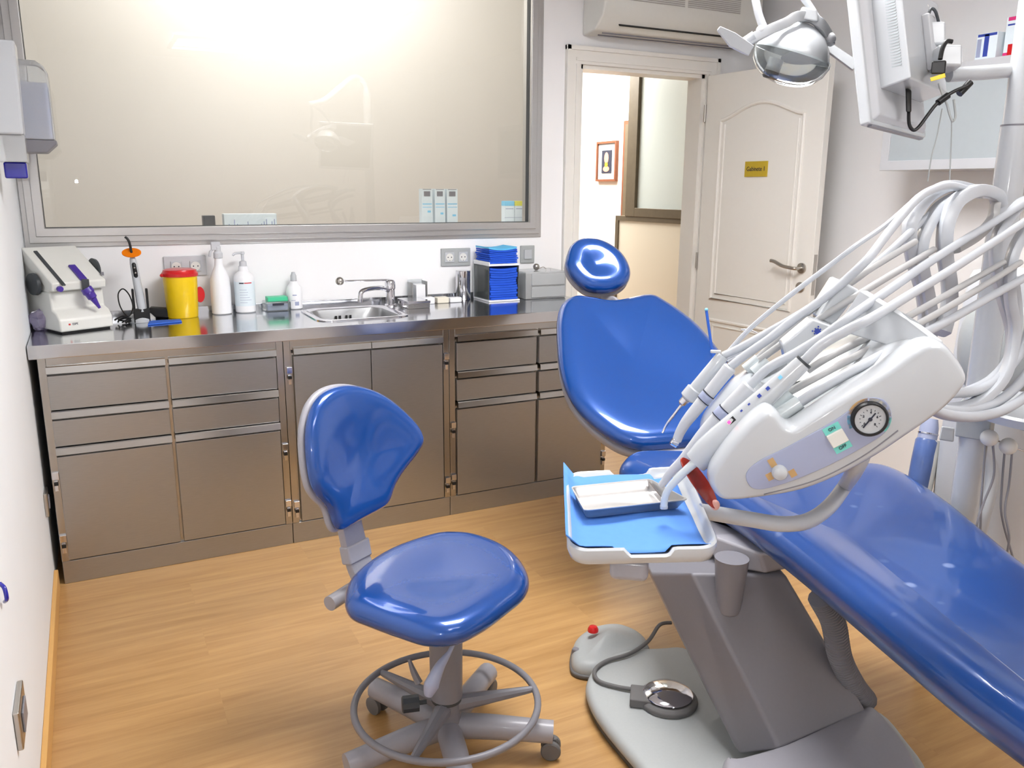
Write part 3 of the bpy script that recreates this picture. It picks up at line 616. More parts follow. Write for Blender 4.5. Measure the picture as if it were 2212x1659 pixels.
# ================================================================ BEYOND THE WINDOW
for k,(a,b) in enumerate(((912,935),(940,962),(966,989))):
    p=PY(a,487,.2); q_=PY(b,487,.2)
    t=thing('carton',(p.x,.2,1.2475),['leftmost','middle','rightmost'][k]+' of the three tall pale cartons behind the window glass','box','tall cartons on the window ledge')
    mk('carton_body',bx(p.x,q_.x,.2,.24,1.2475,1.432),'card',t,bevel=.001)
    mk('carton_print',J(bx(p.x+.006,q_.x-.006,.1993,.1999,1.428,1.431),bx(p.x+.012,q_.x-.012,.1993,.1999,1.395,1.42)),'greyd',t,smooth=False)
    mk('carton_stripe',J(bx(p.x+.004,q_.x-.004,.1993,.1999,1.355,1.36),bx(p.x+.004,q_.x-.004,.1993,.1999,1.34,1.343),bx(p.x+.03,q_.x-.01,.1992,.1998,1.315-.01*k,1.325-.01*k)),'skyb',t,smooth=False)
for a,b,m,lb in ((1090,1111,'skyb','small white carton with a sky blue top behind the window'),(1112,1133,'yel2','small white carton with a yellow top behind the window')):
    p=PY(a,483,.2); q_=PY(b,483,.2)
    t=thing('carton',(p.x,.2,1.2475),lb,'box')
    mk('carton_body',bx(p.x,q_.x,.2,.24,1.2475,1.347),'card',t,bevel=.001); mk('carton_top',bx(p.x,q_.x,.2,.24,1.347,1.372),m,t,bevel=.001)
    mk('carton_print',J(bx(p.x+.006,q_.x-.006,.1993,.1999,1.33,1.334),bx(p.x,q_.x,.1993,.1999,1.285,1.287)),'bluegrey',t,smooth=False)
tag(mk('dark_box',bx(.70,.752,.2,.25,1.2475,1.308),'dark',bevel=.002),'small dark grey box behind the lower edge of the window','box')
t=thing('white_box',(.9,.2,1.2475),'low white box with blue print behind the window','box')
mk('box_body',bx(.79,1.026,.2,.26,1.2475,1.315),'card',t,bevel=.002)
mk('box_print',J(*[bx(.81+k*.012,.812+k*.012,.1993,.1999,1.25,1.27+.01*(k%3)) for k in (0,2,3,7,12,13,14,16,17)]),'inkb',t,smooth=False)
# ================================================================ AIR CONDITIONER
ac=thing('air_conditioner',(3.04,0,2.19),'white wall air conditioner above the doorway','air conditioner')
P=[(2.545,-.001,2.185),(2.545,-.12,2.195),(2.545,-.185,2.255),(2.545,-.20,2.30),(2.545,-.20,2.5),(2.545,-.17,2.53),(2.545,-.001,2.53)]
mk('housing',prism([V(p) for p in P],(.99,0,0)),'cream',ac,bevel=.01)
mk('outlet_slot',box((3.02,-.155,2.223),(.72,.004,.014),(X,V((0,-.73,.68)).normalized(),V((0,.68,.73)).normalized())),'black',ac,smooth=False)
mk('intake_grille',J(*[bx(2.68+dx,3.02+dx,-.203,-.199,2.33+k*.009,2.333+k*.009) for k in range(9) for dx in (0,.36)]),'satin',ac,smooth=False)
mk('louvre_line',J(bx(2.6,3.5,-.10,-.098,2.186,2.192),bx(2.6,3.5,-.06,-.058,2.182,2.188)),'greyd',ac,smooth=False)
# ================================================================ WALL CABINET (right wall)
CX=3.35
wc=thing('wall_cabinet',(3.51,-1.9,1.515),'white framed wall cabinet with bluish frosted glass on the right wall','cabinet')
y1_,y0_,z0_,z1_=-1.2,-2.6,1.522,1.93
mk('carcass',bx(CX+.02,RX-.001,y0_,y1_,z0_,z1_),'white',wc,bevel=.003)
def vframe(x,y0,y1,z0,z1,t,d):
    o=[V((x,y0,z0)),V((x,y1,z0)),V((x,y1,z1)),V((x,y0,z1))]; i=[V((x,y0+t,z0+t)),V((x,y1-t,z0+t)),V((x,y1-t,z1-t)),V((x,y0+t,z1-t))]
    vs=o+i+[p+X*d for p in o+i]; fs=[]
    for k in range(4):
        j=(k+1)%4; fs+=[(k,j,4+j,4+k),(8+k,12+k,12+j,8+j),(k,8+k,8+j,j),(4+k,4+j,12+j,12+k)]
    return vs,fs
dr=mk('door',vframe(CX,y0_+.7,y1_,z0_,z1_,.04,.02),'whitem',wc,bevel=.002)
mk('glass_panel',bx(CX+.006,CX+.012,y0_+.73,y1_-.035,z0_+.035,z1_-.035),'bglass',dr,smooth=False)
dr=mk('door',vframe(CX,y0_,y0_+.695,z0_,z1_,.04,.02),'whitem',wc,bevel=.002)
mk('glass_panel',bx(CX+.006,CX+.012,y0_+.035,y0_+.66,z0_+.035,z1_-.035),'bglass',dr,smooth=False)
def medbox(y0,y1,z1,x0,parts,lb):
    t=thing('medicine_box',(x0,(y0+y1)/2,z1_),lb,'box'); zz=z1_+.0005
    mk('carton_body',bx(x0,x0+.06,y0,y1,zz,z1),'card',t,bevel=.001)
    for n_,a,b,c,d_,m in parts: mk(n_,bx(x0-.001,x0,y0+(y1-y0)*a,y0+(y1-y0)*b,zz+(z1-zz)*c,zz+(z1-zz)*d_),m,t,smooth=False)
medbox(-1.66,-1.575,2.025,3.37,[('blue_stripe',.4,.62,.1,.95,'inkb'),('side_print',.75,.95,.1,.8,'bluegrey'),('top_band',.05,.95,.88,.98,'inkb')],'white medicine box with dark blue stripe on top of the wall cabinet')
medbox(-1.735,-1.668,2.075,3.40,[('red_square',.05,.75,.04,.32,'red'),('magenta_spot',.75,1,.0,.12,'pink'),('print_lines',.1,.9,.78,.82,'inkb'),('top_motif',.1,.9,.9,.99,'pink')],'taller medicine box with a red square on top of the wall cabinet')
# ================================================================ DENTAL CHAIR
f2=V((-.32,-.947,0)).normalized(); s2=V((-f2.y,f2.x,0))
dc=thing('dental_chair',(1.62,-2.35,0),'blue reclined dental patient chair on a grey column and base plate','dental chair')
def loc2(P,o,a,b): return [((p-o).dot(a),(p-o).dot(b)) for p in P]
# backrest
B0=V((1.90,-1.72,.60)); ang=math.radians(31); bb=-f2*math.cos(ang)+Z*math.sin(ang); bn=s2.cross(bb)
if bn.z<0: bn=-bn
bo=[(-.05,.765),(.10,.800),(.17,.745),(.25,.615),(.295,.46),(.315,.30),(.29,.15),(.20,.055),(.10,.012),(-.04,-.004),(-.12,-.002),(-.195,.036),(-.272,.135),(-.316,.25),(-.326,.39),(-.312,.54),(-.292,.665),(-.258,.755),(-.20,.797),(-.13,.785)]
bk=mk('backrest',cushion(B0,s2,bb,bn,bo,.042,.03,.055,dish=.028,seg=6),'blue',dc,ang=80)
mk('backrest_shell',cushion(B0-bn*.036,s2,bb,bn,[(a*.985-.000,b*.99+.004) for a,b in bo],.012,.03,.02,seg=6),'grey',bk,ang=80)
H0,_=(B0+bb*.86,0); a2=math.radians(55); hb=-f2*math.cos(a2)+Z*math.sin(a2); hn=s2.cross(hb)
if hn.z<0: hn=-hn
H0=V((2.0836,-1.005,1.0423))
ho=[(-.155,.139),(-.130,.200),(-.075,.232),(.003,.222),(.073,.168),(.104,.094),(.092,.032),(.042,-.008),(-.025,-.020),(-.09,-.006),(-.138,.044),(-.159,.096)]
hr=mk('headrest',cushion(H0,s2,hb,hn,ho,.042,.03,.05,dish=.014,seg=7,rnd=True),'blue',dc,ang=80)
mk('headrest_shell',cushion(H0-hn*.034,s2,hb,hn,[(a,b) for a,b in ho],.012,.02,.02,seg=6),'grey',hr,ang=80)
hc=H0+hb*.10-s2*.02
mk('headrest_bar',J(tube([hc-hn*.05,H0-hb*.02-hn*.06-s2*.02,B0+bb*.80-bn*.04-s2*.02,B0+bb*.6-bn*.05-s2*.02],.017,12,flat=(.028,.008),up=s2),box(B0+bb*.79-bn*.035-s2*.05,(.10,.05,.02),(s2,bb,bn))),'grey',dc,bevel=.003)
mk('back_bracket',J(box(B0-bb*.03-bn*.02-s2*.02,(.13,.14,.03),(s2,bb,bn)),box(B0+f2*.08-Z*.05-s2*.02,(.12,.14,.03),(s2,f2,Z))),'grey',dc,bevel=.008)
# seat and leg rest
S0=V((1.90,-1.72,.62))
near=[PZ(1340,1012,.62),PZ(1346,1035,.61),PZ(1400,1070,.59),PZ(1480,1090,.58),PZ(1560,1131,.578),PZ(1700,1243,.575),PZ(1900,1421,.57),PZ(2050,1552,.57),PZ(2210,1678,.57),PZ(2380,1820,.57),PZ(2640,2040,.57)]
far=[PZ(2780,1720,.64),PZ(2560,1500,.64),PZ(2440,1395,.64),PZ(2330,1290,.65),PZ(2212,1196,.66),PZ(2130,1130,.66),PZ(2050,1068,.66),PZ(1960,1012,.66),PZ(1890,992,.66),PZ(1800,1000,.65),PZ(1660,1000,.65),PZ(1540,985,.64),PZ(1460,985,.63),PZ(1370,990,.625)]
so=loc2(near+far,S0,s2,f2)
mk('seat_cushion',cushion(V((S0.x,S0.y,.615)),s2,f2,Z,so,.045,.055,.05,dish=.015,rb=.045,seg=6),'bluec',dc,ang=80)
mk('seat_frame',loft([PZ(1548,1222,.50),PZ(1655,1240,.50),PZ(1720,1225,.50),PZ(1560,1150,.50)],[PZ(1520,1150,.56),PZ(1640,1195,.56),PZ(1740,1200,.56),PZ(1540,1110,.56)]),'grey',dc,bevel=.008)
mk('underframe',box(V((1.86,-2.0,.53)),(.34,.70,.06),(s2,f2,Z)),'greyd',dc,bevel=.01)
# column
Pb=[PZ(1597,1632,.085),V((1.599,-2.567,.12)),V((1.909,-2.552,.12))]; Tb=[PZ(1405,1240,.40),V((1.494,-2.325,.50)),V((1.70,-2.44,.50))]
back=V((.10,.24,0)); col=loft([Pb[0],Pb[1],Pb[2],Pb[2]+back,Pb[0]+back],[Tb[0],Tb[1],Tb[2],Tb[2]+back,Tb[0]+back])
mk('column',col,'greyd',dc,bevel=.01)
cc=(Tb[0]+Tb[2]+back)/2
mk('tray_pivot',lathe(V((1.57,-2.385,.40)),Z,[(0,.022),(.008,.030),(.15,.042)],24),'greyd',dc)
bp=[PZ(a,b,.045) for a,b in ((1268,1500),(1270,1462),(1300,1424),(1345,1406),(1420,1400),(1490,1404),(1560,1480),(1720,1500),(1885,1530),(1960,1600),(2010,1690),(1960,1830),(1560,1880),(1440,1735),(1390,1668),(1300,1560))]
bc=sum(bp,V((0,0,0)))/len(bp)
mk('base_plate',cushion(V((bc.x,bc.y,.03)),X,Y,Z,[(p.x-bc.x,p.y-bc.y) for p in bp],.022,.012,.02,rb=.008,seg=5),'base',dc,ang=60)
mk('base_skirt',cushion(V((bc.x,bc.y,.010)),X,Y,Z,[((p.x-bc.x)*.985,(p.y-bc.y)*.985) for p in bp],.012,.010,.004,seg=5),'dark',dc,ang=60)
bq=[PZ(a,b,.12) for a,b in ((1560,1648),(1600,1632),(1688,1606),(1790,1560),(1873,1523),(1925,1560),(1985,1650),(1990,1760),(1620,1840))]
bc2=sum(bq,V((0,0,0)))/len(bq)
mk('base_casting',cushion(V((bc2.x,bc2.y,.08)),X,Y,Z,[(p.x-bc2.x,p.y-bc2.y) for p in bq],.045,.04,.018,rb=.003,seg=5,flat=True),'grey',dc,ang=60)
def corr(P,r,n=52):
    Q=spline(P,12); out=[]; m=len(Q); rr=[]
    for i in range(n*4+1):
        x=i/(n*4)*(m-1); k=min(int(x),m-2); out.append(Q[k].lerp(Q[k+1],x-k)); rr.append(r+(.004 if i%4<2 else -.003))
    return tube(out,rr,12,smooth=False)
mk('corrugated_hose',corr([PZ(1772,1290,.50)+V((0,.0,0)),PZ(1800,1345,.42),PZ(1815,1420,.30),PZ(1845,1480,.18),PZ(1870,1512,.10)],.026),'greyd',dc)
# foot controls
fc=thing('foot_switch',(1.53,-1.86,0),'pale grey dome shaped foot switch with red button on the floor','foot control')
fo=[PZ(a,b,.03) for a,b in ((1236,1440),(1234,1400),(1250,1375),(1290,1355),(1340,1352),(1385,1370),(1404,1396),(1380,1420),(1330,1440),(1280,1452))]
fcn=sum(fo,V((0,0,0)))/len(fo)
mk('dome',cushion(V((fcn.x,fcn.y,.018)),X,Y,Z,[((p.x-fcn.x)*.97,(p.y-fcn.y)*.97) for p in fo],.034,.016,.034,rb=.008,dish=-.030,seg=6),'base',fc,ang=70)
mk('rubber_skirt',cushion(V((fcn.x,fcn.y,.010)),X,Y,Z,[((p.x-fcn.x)*1.01,(p.y-fcn.y)*1.01) for p in fo],.006,.009,.005,seg=6),'rubber',fc)
p=PZ(1296,1350,.078)
mk('red_button',lathe(V((fcn.x-.035,fcn.y+.035,.078)),Z,[(0,.017),(.008,.017),(.016,.012),(.018,.004)],20),'red',fc)
mk('rocker_pad',box(PZ(1252,1412,.035),(.05,.02,.03),(V((.5,-.86,0)).normalized(),V((.86,.5,0)).normalized(),Z)),'greyd',fc,bevel=.006)
fp=thing('foot_pedal',(1.60,-2.16,.053),'polished round metal foot pedal in a grey housing on the base plate','foot control')
pc_=PZ(1443,1500,.075)
mk('pedal_housing',J(lathe(V((pc_.x,pc_.y,.053)),Z,[(0,.082),(.012,.082),(.02,.072)],36),box(V((pc_.x-.065,pc_.y+.035,.066)),(.06,.075,.026),(V((.8,-.6,0)),V((.6,.8,0)),Z))),'rubber',fp,bevel=.004)
mk('pedal_disc',lathe(V((pc_.x,pc_.y,.075)),Z,[(0,.064),(.004,.068),(.008,.064),(.013,.045),(.018,.02),(.019,.002)],40),'chrome',fp)
tag(mk('foot_switch_cable',tube([PZ(1450,1345,.06)+V((0,0,0)),PZ(1425,1350,.062),PZ(1400,1385,.06),PZ(1360,1412,.062),PZ(1310,1428,.06),PZ(1285,1448,.06),PZ(1292,1470,.06),PZ(1330,1483,.06),PZ(1375,1490,.062)],.006),'rubber'),'grey cable snaking from the column to the round foot pedal','cable')
# ================================================================ OPERATOR STOOL
SX,SY=.935,-2.07
sto=thing('operator_stool',(SX,SY,0),'blue saddle stool with backrest, foot ring and castor base','stool')
seat=[PZ(a,b,.445) for a,b in ((745,1298),(756,1262),(792,1228),(850,1195),(930,1168),(980,1163),(1030,1168),(1085,1188),(1122,1216),(1142,1252),(1136,1283),(1100,1315),(1050,1352),(990,1380),(920,1384),(850,1364),(790,1342),(753,1325))]
sc0=sum(seat,V((0,0,0)))/len(seat)
def swarp(x,y): return .0
mk('seat',cushion(V((sc0.x,sc0.y,.445)),X,Y,Z,[(p.x-sc0.x,p.y-sc0.y) for p in seat],.036,.030,.048,rb=.04,dish=.010,seg=6,rnd=True),'blue',sto,ang=80)
# backrest
NB=V((.50,-.84,.20)).normalized(); SB=Z.cross(NB).normalized(); UB=NB.cross(SB).normalized()
if UB.z<0: UB=-UB
BC=W(765,985,2.17)
px_=[(737,831),(776,834),(821,852),(860,888),(887,922),(896,949),(893,967),(881,991),(863,1018),(845,1051),(836,1084),(821,1100),(775,1124),(733,1148),(716,1136),(704,1099),(679,1075),(664,1051),(655,1009),(652,949),(658,907),(673,870),(700,843)]
bo2=loc2([PP(a,b,BC,NB) for a,b in px_],BC,SB,UB)
wcurve=lambda x,y:.45*x*x
def soften(o,n):
    m_=o.modifiers.new('soften','SMOOTH'); m_.factor=.5; m_.iterations=n
sbk=mk('backrest',cushion(BC,SB,UB,NB,bo2,.022,.015,.024,dish=.014,warp=wcurve,seg=4,rnd=True),'blue',sto,ang=80)
soften(sbk,14)
mk('backrest_shell',cushion(BC-NB*.020,SB,UB,NB,[(a*1.015,b*1.015) for a,b in bo2],.010,.012,.012,warp=wcurve,seg=4),'grey',sbk,ang=80)
a0=BC-NB*.03+UB*-.14; 
k1=PP(762,1165,BC-NB*.05,NB); k2=PP(775,1215,BC-NB*.05,NB); k3=PP(790,1250,BC-NB*.04,NB); kb=V((SX-.06,SY+.05,.40))
k0=PP(752,1120,BC-NB*.035,NB)
mk('back_support',tube([k0,k1,k2,k3],.02,16,flat=(.038,.014),up=NB,seg=5),'grey',sto)
mk('support_joint',box(k1.lerp(k2,.5),(.085,.035,.05),(SB,NB,UB)),'grey',sto,bevel=.006)
tE=PZ(712,1304,.38); tI=PZ(800,1248,.385)
mk('support_tube',J(cyl(tE,tI,.020),cyl(tE.lerp(tI,.8),V((SX,SY,.395)),.014),tube([k3,k3.lerp(tE.lerp(tI,.6),.6),tE.lerp(tI,.6)],.02,12,flat=(.028,.014),up=NB)),'grey',sto)
mk('seat_plate',box((SX,SY,.40),(.20,.17,.035)),'greyd',sto,bevel=.006)
mk('column',lathe((SX,SY,.10),Z,[(0,.036),(.06,.036),(.065,.041),(.30,.043),(.305,.038)],28),'greyd',sto)
mk('column_collar',lathe((SX,SY,.155),Z,[(0,.039),(.008,.039)],28),'dark',sto)
lv=[W(982,1385,2.03),W(970,1410,2.02),W(950,1440,2.01),W(932,1480,2.0),W(925,1503,2.0)]
mk('height_lever',tube(lv,[.004,.006,.013,.019,.010],14),'bluegrey',sto)
mk('tilt_lever',tube([W(905,1475,2.12),W(893,1450,2.12),W(884,1425,2.12)],[.010,.008,.004],10),'greyd',sto)
RZ=.148
mk('foot_ring',tube([V((SX+.235*math.cos(t*math.pi/12),SY+.235*math.sin(t*math.pi/12),RZ)) for t in range(24)],.009,12,closed=True,seg=3),'greyd',sto)
for a in (-12+0,108+10,228):
    a=math.radians(a); p0=V((SX,SY,.135)); dr_=V((math.cos(a),math.sin(a),0))
    mk('ring_spoke',tube([p0+dr_*.02+Z*.005,p0+dr_*.12+Z*.008,p0+dr_*.232+Z*.012],[.024,.016,.008],10,smooth=True),'greyd',sto)
mk('ring_knob',J(lathe(V((SX-.05,SY+.012,.155)),V((-1,.25,0)),[(0,.006),(.018,.006),(.020,.022),(.06,.022),(.063,.018)],10)),'dark',sto)
mk('base_hub',lathe((SX,SY,.055),Z,[(0,.04),(.03,.045),(.055,.038),(.09,.034)],24),'greyd',sto)
for a in (-30,42,114,186,258):
    a=math.radians(a); dr_=V((math.cos(a),math.sin(a),0)); pe=V((SX,SY,0))+dr_*.27; sd=V((-dr_.y,dr_.x,0))
    mk('base_leg',tube([V((SX,SY,.078))+dr_*.02,V((SX,SY,.080))+dr_*.10,V((SX,SY,.076))+dr_*.20,V((SX,SY,.072))+dr_*.275],[.032,.032,.030,.029],14),'grey',sto)
    cs=mk('castor',J(*[lathe(pe+sd*q-Z*-.026,sd,[(0,.022),(.003,.026),(.013,.026),(.016,.02)],20) for q in (-.022,.006)]),'rubber',sto)
    mk('castor_fork',J(cyl(pe+Z*.03,pe+Z*.06,.008),box(pe+Z*.045,(.03,.012,.02),(dr_,sd,Z))),'rubber',cs,bevel=.003)
# ================================================================ DELIVERY CONSOLE
e2=V((.592,.806,0)).normalized(); e1=V((.806,-.592,0)).normalized(); G=W(1877,903,1.25)
def K(a,b,w=0): return PP(a,b,G+e2*w,e2)
dl=thing('dental_console',(1.25,-2.75,.95),'white dental instrument console with pressure gauge over the blue leg rest','dental console')
prof=[(1560,1086),(1541,1070),(1530,1042),(1540,1010),(1575,962),(1612,920),(1640,896),(1662,886),(1682,896),(1697,915),(1712,923),(1735,910),(1800,868),(1860,832),(1920,795),(1965,762),(1995,744),(2022,738),(2046,745),(2070,768),(2096,812),(2088,842),(2055,880),(2010,916),(1960,950),(1900,990),(1830,1028),(1760,1058),(1700,1074),(1630,1084),(1590,1088)]
def KH(a,b,w=0): return K(a,b,w+max(0,a-1880)*.0017)
def roundslab(P,w0,w1,r,m,name,par,seg=3,fr=True,bk=True):
    pts=loc2([K(a,b,0) for a,b in P],G,e1,Z)
    o=G+e2*((w0+w1)/2); h=(w1-w0)/2
    # front (near) face toward -e2
    return mk(name,cushion(o,e1,Z,-e2,pts,h,h,min(r,h*.9),rb=min(r,h*.9),seg=seg,flat=True),m,par,ang=50)
roundslab(prof,0,.075,.012,'white','near_housing',dl)
prof2=[(1590,1070),(1575,1010),(1640,960),(1700,935),(1760,905),(1860,842),(1960,776),(2010,752),(2046,760),(2080,815),(2050,875),(1960,945),(1830,1020),(1700,1066)]
pts=loc2([K(a,b,0) for a,b in prof2],G,e1,Z)
mk('deck',cushion(G+e2*.22,e1,Z,-e2,pts,.17,.17,.008,rb=.008,seg=4,flat=True),'white',dl,ang=50)
pf=[(x+0,y) for x,y in [(1560,1070),(1541,1060),(1532,1040),(1545,1005),(1580,962),(1612,925),(1640,903),(1662,890),(1682,900),(1700,925),(1735,925),(1800,885),(1850,880),(1800,960),(1700,1050),(1620,1074)]]
pts=loc2([K(a,b,0) for a,b in pf],G,e1,Z)
mk('far_holder',cushion(G+e2*.30,e1,Z,-e2,pts,.085,.085,.025,rb=.025,seg=4,flat=True),'white',dl,ang=50)
# inlay panel: thin raised blue-grey area
inl=[(1612,1022),(1640,995),(1700,965),(1790,915),(1835,885),(1858,864),(1885,858),(1910,864),(1924,885),(1925,910),(1910,935),(1870,962),(1800,1000),(1720,1035),(1650,1056),(1620,1050)]
pts=loc2([K(a,b,0) for a,b in inl],G,e1,Z)
mk('control_inlay',cushion(G-e2*.0005,e1,Z,-e2,pts,.0015,.001,.001,seg=4,inner=2),'bluegrey',dl,ang=50)
ga=mk('pressure_gauge',lathe(K(1877,903)-e2*.001,-e2,[(0,.027),(.006,.027),(.010,.0245),(.010,.0225),(.006,.0222)],40),'black',dl)
gp=K(1877,903)-e2*.0075
mk('gauge_dial',lathe(gp+e2*.0005,-e2,[(0,.0222),(.0004,.0222)],40),'white',ga)
nd=(e1*.55+Z*.84)
mk('gauge_needle',J(box(gp-e2*.001+nd*-.002,(.002,.0006,.028),(nd.cross(e2),e2,nd)),lathe(gp-e2*.0008,-e2,[(0,.003),(.001,.003)],16)),'ink',ga,smooth=False)
ticks=[]
for k in range(13):
    a=math.radians(225-k*22.5); dv=e1*math.cos(a)+Z*math.sin(a); ticks.append(box(gp-e2*.0007+dv*.0145,(.0008,.0004,.003 if k%3==0 else .0018),(dv.cross(e2),e2,dv)))
mk('gauge_scale',J(*ticks),'ink',ga,smooth=False)
for k,s_ in enumerate(('0','2','4','6','8')):
    a=math.radians(225-k*67.5); dv=e1*math.cos(a)+Z*math.sin(a); text(s_,.0052,gp-e2*.0007+dv*.0105,e1,Z,-e2,'ink',ga,'gauge_number')
for a0,a1,m,n_ in ((100,170,'tan','orange_arc'),(10,95,'panel','cream_arc'),(175,215,'skyb','blue_arc'),(-40,5,'teal','green_arc')):
    vs=[];fs=[]
    for k in range(9):
        a=math.radians(a0+(a1-a0)*k/8); dv=e1*math.cos(a)+Z*math.sin(a); vs+=[K(1877,903)-e2*.002+dv*.0272,K(1877,903)-e2*.002+dv*.0315]
    for k in range(8): fs.append((2*k,2*k+1,2*k+3,2*k+2))
    mk(n_,(vs,fs),m,dl,smooth=False)
rt=(e1*.83+Z*.55).normalized(); ru=(Z*.83-e1*.55).normalized()
sw=K(1808,945)
mk('switch_label',J(box(sw-e2*.002+ru*.0165,(.026,.001,.012),(rt,e2,ru)),box(sw-e2*.002-ru*.0165,(.026,.001,.012),(rt,e2,ru))),'teal',dl,smooth=False)
mk('rocker_switch',box(sw-e2*.003,(.026,.007,.022),(rt,e2,ru)),'cream',dl,bevel=.0015)
text('ON',.007,sw-e2*.0027+ru*.0165,rt,ru,-e2,'ink',dl); text('OFF',.007,sw-e2*.0027-ru*.0165,rt,ru,-e2,'ink',dl)
kn=K(1683,1018)
mk('selector_label',J(box(kn-e2*.002+ru*.018-rt*.002,(.010,.001,.014),(rt,e2,ru)),box(kn-e2*.002+rt*.016-ru*.012,(.010,.001,.012),(rt,e2,ru)),box(kn-e2*.002-rt*.016,(.010,.001,.012),(rt,e2,ru))),'tan',dl,smooth=False)
mk('selector_knob',lathe(kn-e2*.001,-e2,[(0,.0115),(.008,.0122),(.013,.010),(.0155,.005),(.016,.001)],24),'white',dl)
mk('body_seam',tube([K(1650,1068),K(1760,1038),K(1860,988),K(1940,930)],.0011,6),'greyd',dl)
# display housing on the far side of the deck
wD=.36
c0=K(1730,700,wD)
def DP(a,b,w): return K(a,b,w)
dq=[DP(1768,690,.28),DP(1800,700,.28),DP(1856,622,.28),DP(1815,610,.28)]
mk('display_housing',loft([DP(1765,688,.26),DP(1800,705,.26),DP(1860,628,.26),DP(1818,606,.26)],[DP(1765,688,.26)+e2*.10,DP(1800,705,.26)+e2*.10,DP(1860,628,.26)+e2*.10,DP(1818,606,.26)+e2*.10]),'white',dl,bevel=.006)
mk('rear_wall',loft([DP(1800,712,.20),DP(1858,626,.20),DP(1960,690,.12),DP(2020,735,.06),DP(2030,780,.06)],[v+e1*.012 for v in (DP(1800,712,.20),DP(1858,626,.20),DP(1960,690,.12),DP(2020,735,.06),DP(2030,780,.06))]),'white',dl,bevel=.003)
kp=DP(1766,716,.24); rk=(e1*.75+Z*.66).normalized(); uk=(Z*.75-e1*.66).normalized()
mk('keypad_plate',loft([DP(1700,790,.22),DP(1762,752,.22),DP(1800,705,.22),DP(1756,690,.22),DP(1690,745,.22)],[v+e2*.05 for v in (DP(1700,790,.22),DP(1762,752,.22),DP(1800,705,.22),DP(1756,690,.22),DP(1690,745,.22))]),'white',dl,bevel=.004)
kk=DP(1766,716,.219)
mk('keypad_icon',J(*[box(kk+rk*(i*.006)+uk*(j*.006)-e2*.0006,(.0025,.0006,.0025),(rk,e2,uk)) for i in (-1,0,1) for j in (-1,0,1) if (i or j)]+[box(kk-e2*.0003,(.009,.0005,.009),(rk,e2,uk))]),'inkb',dl,smooth=False)
# translucent connector sleeves
for (a,b),(c_,d_),w in (((1655,892),(1706,846),.10),((1672,905),(1728,868),.07),((1612,800),(1640,776),.30),((1630,806),(1660,780),.27)):
    mk('hose_sleeve',cyl(K(a,b,w),K(c_,d_,w),.0125,.0115,20),'ghost',dl)
# whip arms: straight rods and flat curved springs with their return hoses
for P,w in (([(1640,778),(1740,708),(1880,621),(2017,539)],.27),([(1612,798),(1740,680),(1843,604),(1977,522)],.30),([(1703,848),(1800,795),(2002,690),(2130,614),(2204,567)],.10),([(1745,800),(1800,766),(1950,690),(2108,601),(2168,567)],.15)):
    mk('whip_rod',tube([KH(a,b,w) for a,b in P],.0064,12),'hosed',dl)
def strap(P,w,wd=.016,th=.005,name='whip_spring',m='hose'):
    mk(name,tube([KH(a,b,w) for a,b in P],.01,12,flat=(th,wd),up=e2,seg=6),m,dl)
strap([(2130,418),(2085,420),(2035,445),(2005,485),(1990,530),(1992,580),(2005,640),(2012,700),(2000,760)],.32,.018,.011)
strap([(2158,440),(2148,420),(2110,412),(2070,432),(2048,470),(2040,515),(2042,560),(2050,610),(2050,660),(2035,720)],.24,.018,.013)
strap([(2098,410),(2050,402),(2005,425),(1975,465),(1964,500),(1972,560),(1992,630),(1998,690),(1990,760)],.36,.016,.012)
strap([(2240,430),(2205,440),(2160,500),(2150,560),(2165,640),(2185,720),(2175,790),(2120,850)],.20,.014,.010)
strap([(2260,470),(2215,500),(2185,560),(2182,640),(2192,720),(2170,810),(2110,870),(2050,885)],.14,.014,.010)
mk('whip_grip',tube([KH(2150,440,.24),KH(2142,475,.24),KH(2110,510,.24),KH(2060,540,.24)],.010,10,flat=(.008,.014),up=e2),'hosed',dl)
for P,w in (([(2240,560),(2232,650),(2215,740),(2175,800),(2120,840),(2050,850),(2010,850)],.16),([(2262,600),(2256,700),(2235,780),(2180,850),(2110,885),(2040,885),(2000,870)],.11),([(2285,620),(2280,740),(2240,830),(2180,880),(2110,900),(2040,895),(1990,870)],.06),([(2190,600),(2198,690),(2180,770),(2140,820),(2080,850)],.2)):
    mk('return_hose',tube([KH(a,b,w) for a,b in P],.0105,12),'hose',dl)
# tray holder and its bent arm
tz=.90
TA,TB,TC,TD=PZ(1219,1022,tz),PZ(1483,1008,tz),PZ(1560,1185,tz),PZ(1226,1192,tz)
def TR(u,v,z): p=TD.lerp(TC,u).lerp(TA.lerp(TB,u),v); return V((p.x,p.y,z))
def rr(i,r,n=8):
    return [(u,v) for u,v in rrect(i,1-i,i,1-i,max(r,.02),n)]
def dens(P):
    out=[]
    for k in range(len(P)):
        a=P[k]; b=P[(k+1)%len(P)]; L=math.hypot(b[0]-a[0],b[1]-a[1]); m=max(1,int(L/.025))
        for j in range(m): out.append((a[0]+(b[0]-a[0])*j/m,a[1]+(b[1]-a[1])*j/m))
    return out
base=dens(rr(0,.13))
def notch(u,v):
    if v<.12 or v>.88:
        t=(abs(u-.53)-.13)/.035; return 0 if t>1 else (.012 if t<0 else .012*(1-t))
    return 0
L=[]
for i,z,nt in ((.05,-.030,0),(.015,-.024,0),(0,-.012,0),(0,0,1),(.012,.003,1),(.03,.0,1),(.045,-.012,0),(.07,-.018,0)):
    L.append([TR(.5+(u-.5)*(1-2*i),.5+(v-.5)*(1-2*i),tz+z-(notch(u,v) if nt else 0)) for u,v in base])
vs=[];fs=[];n=len(base)
for r_ in L: vs+=r_
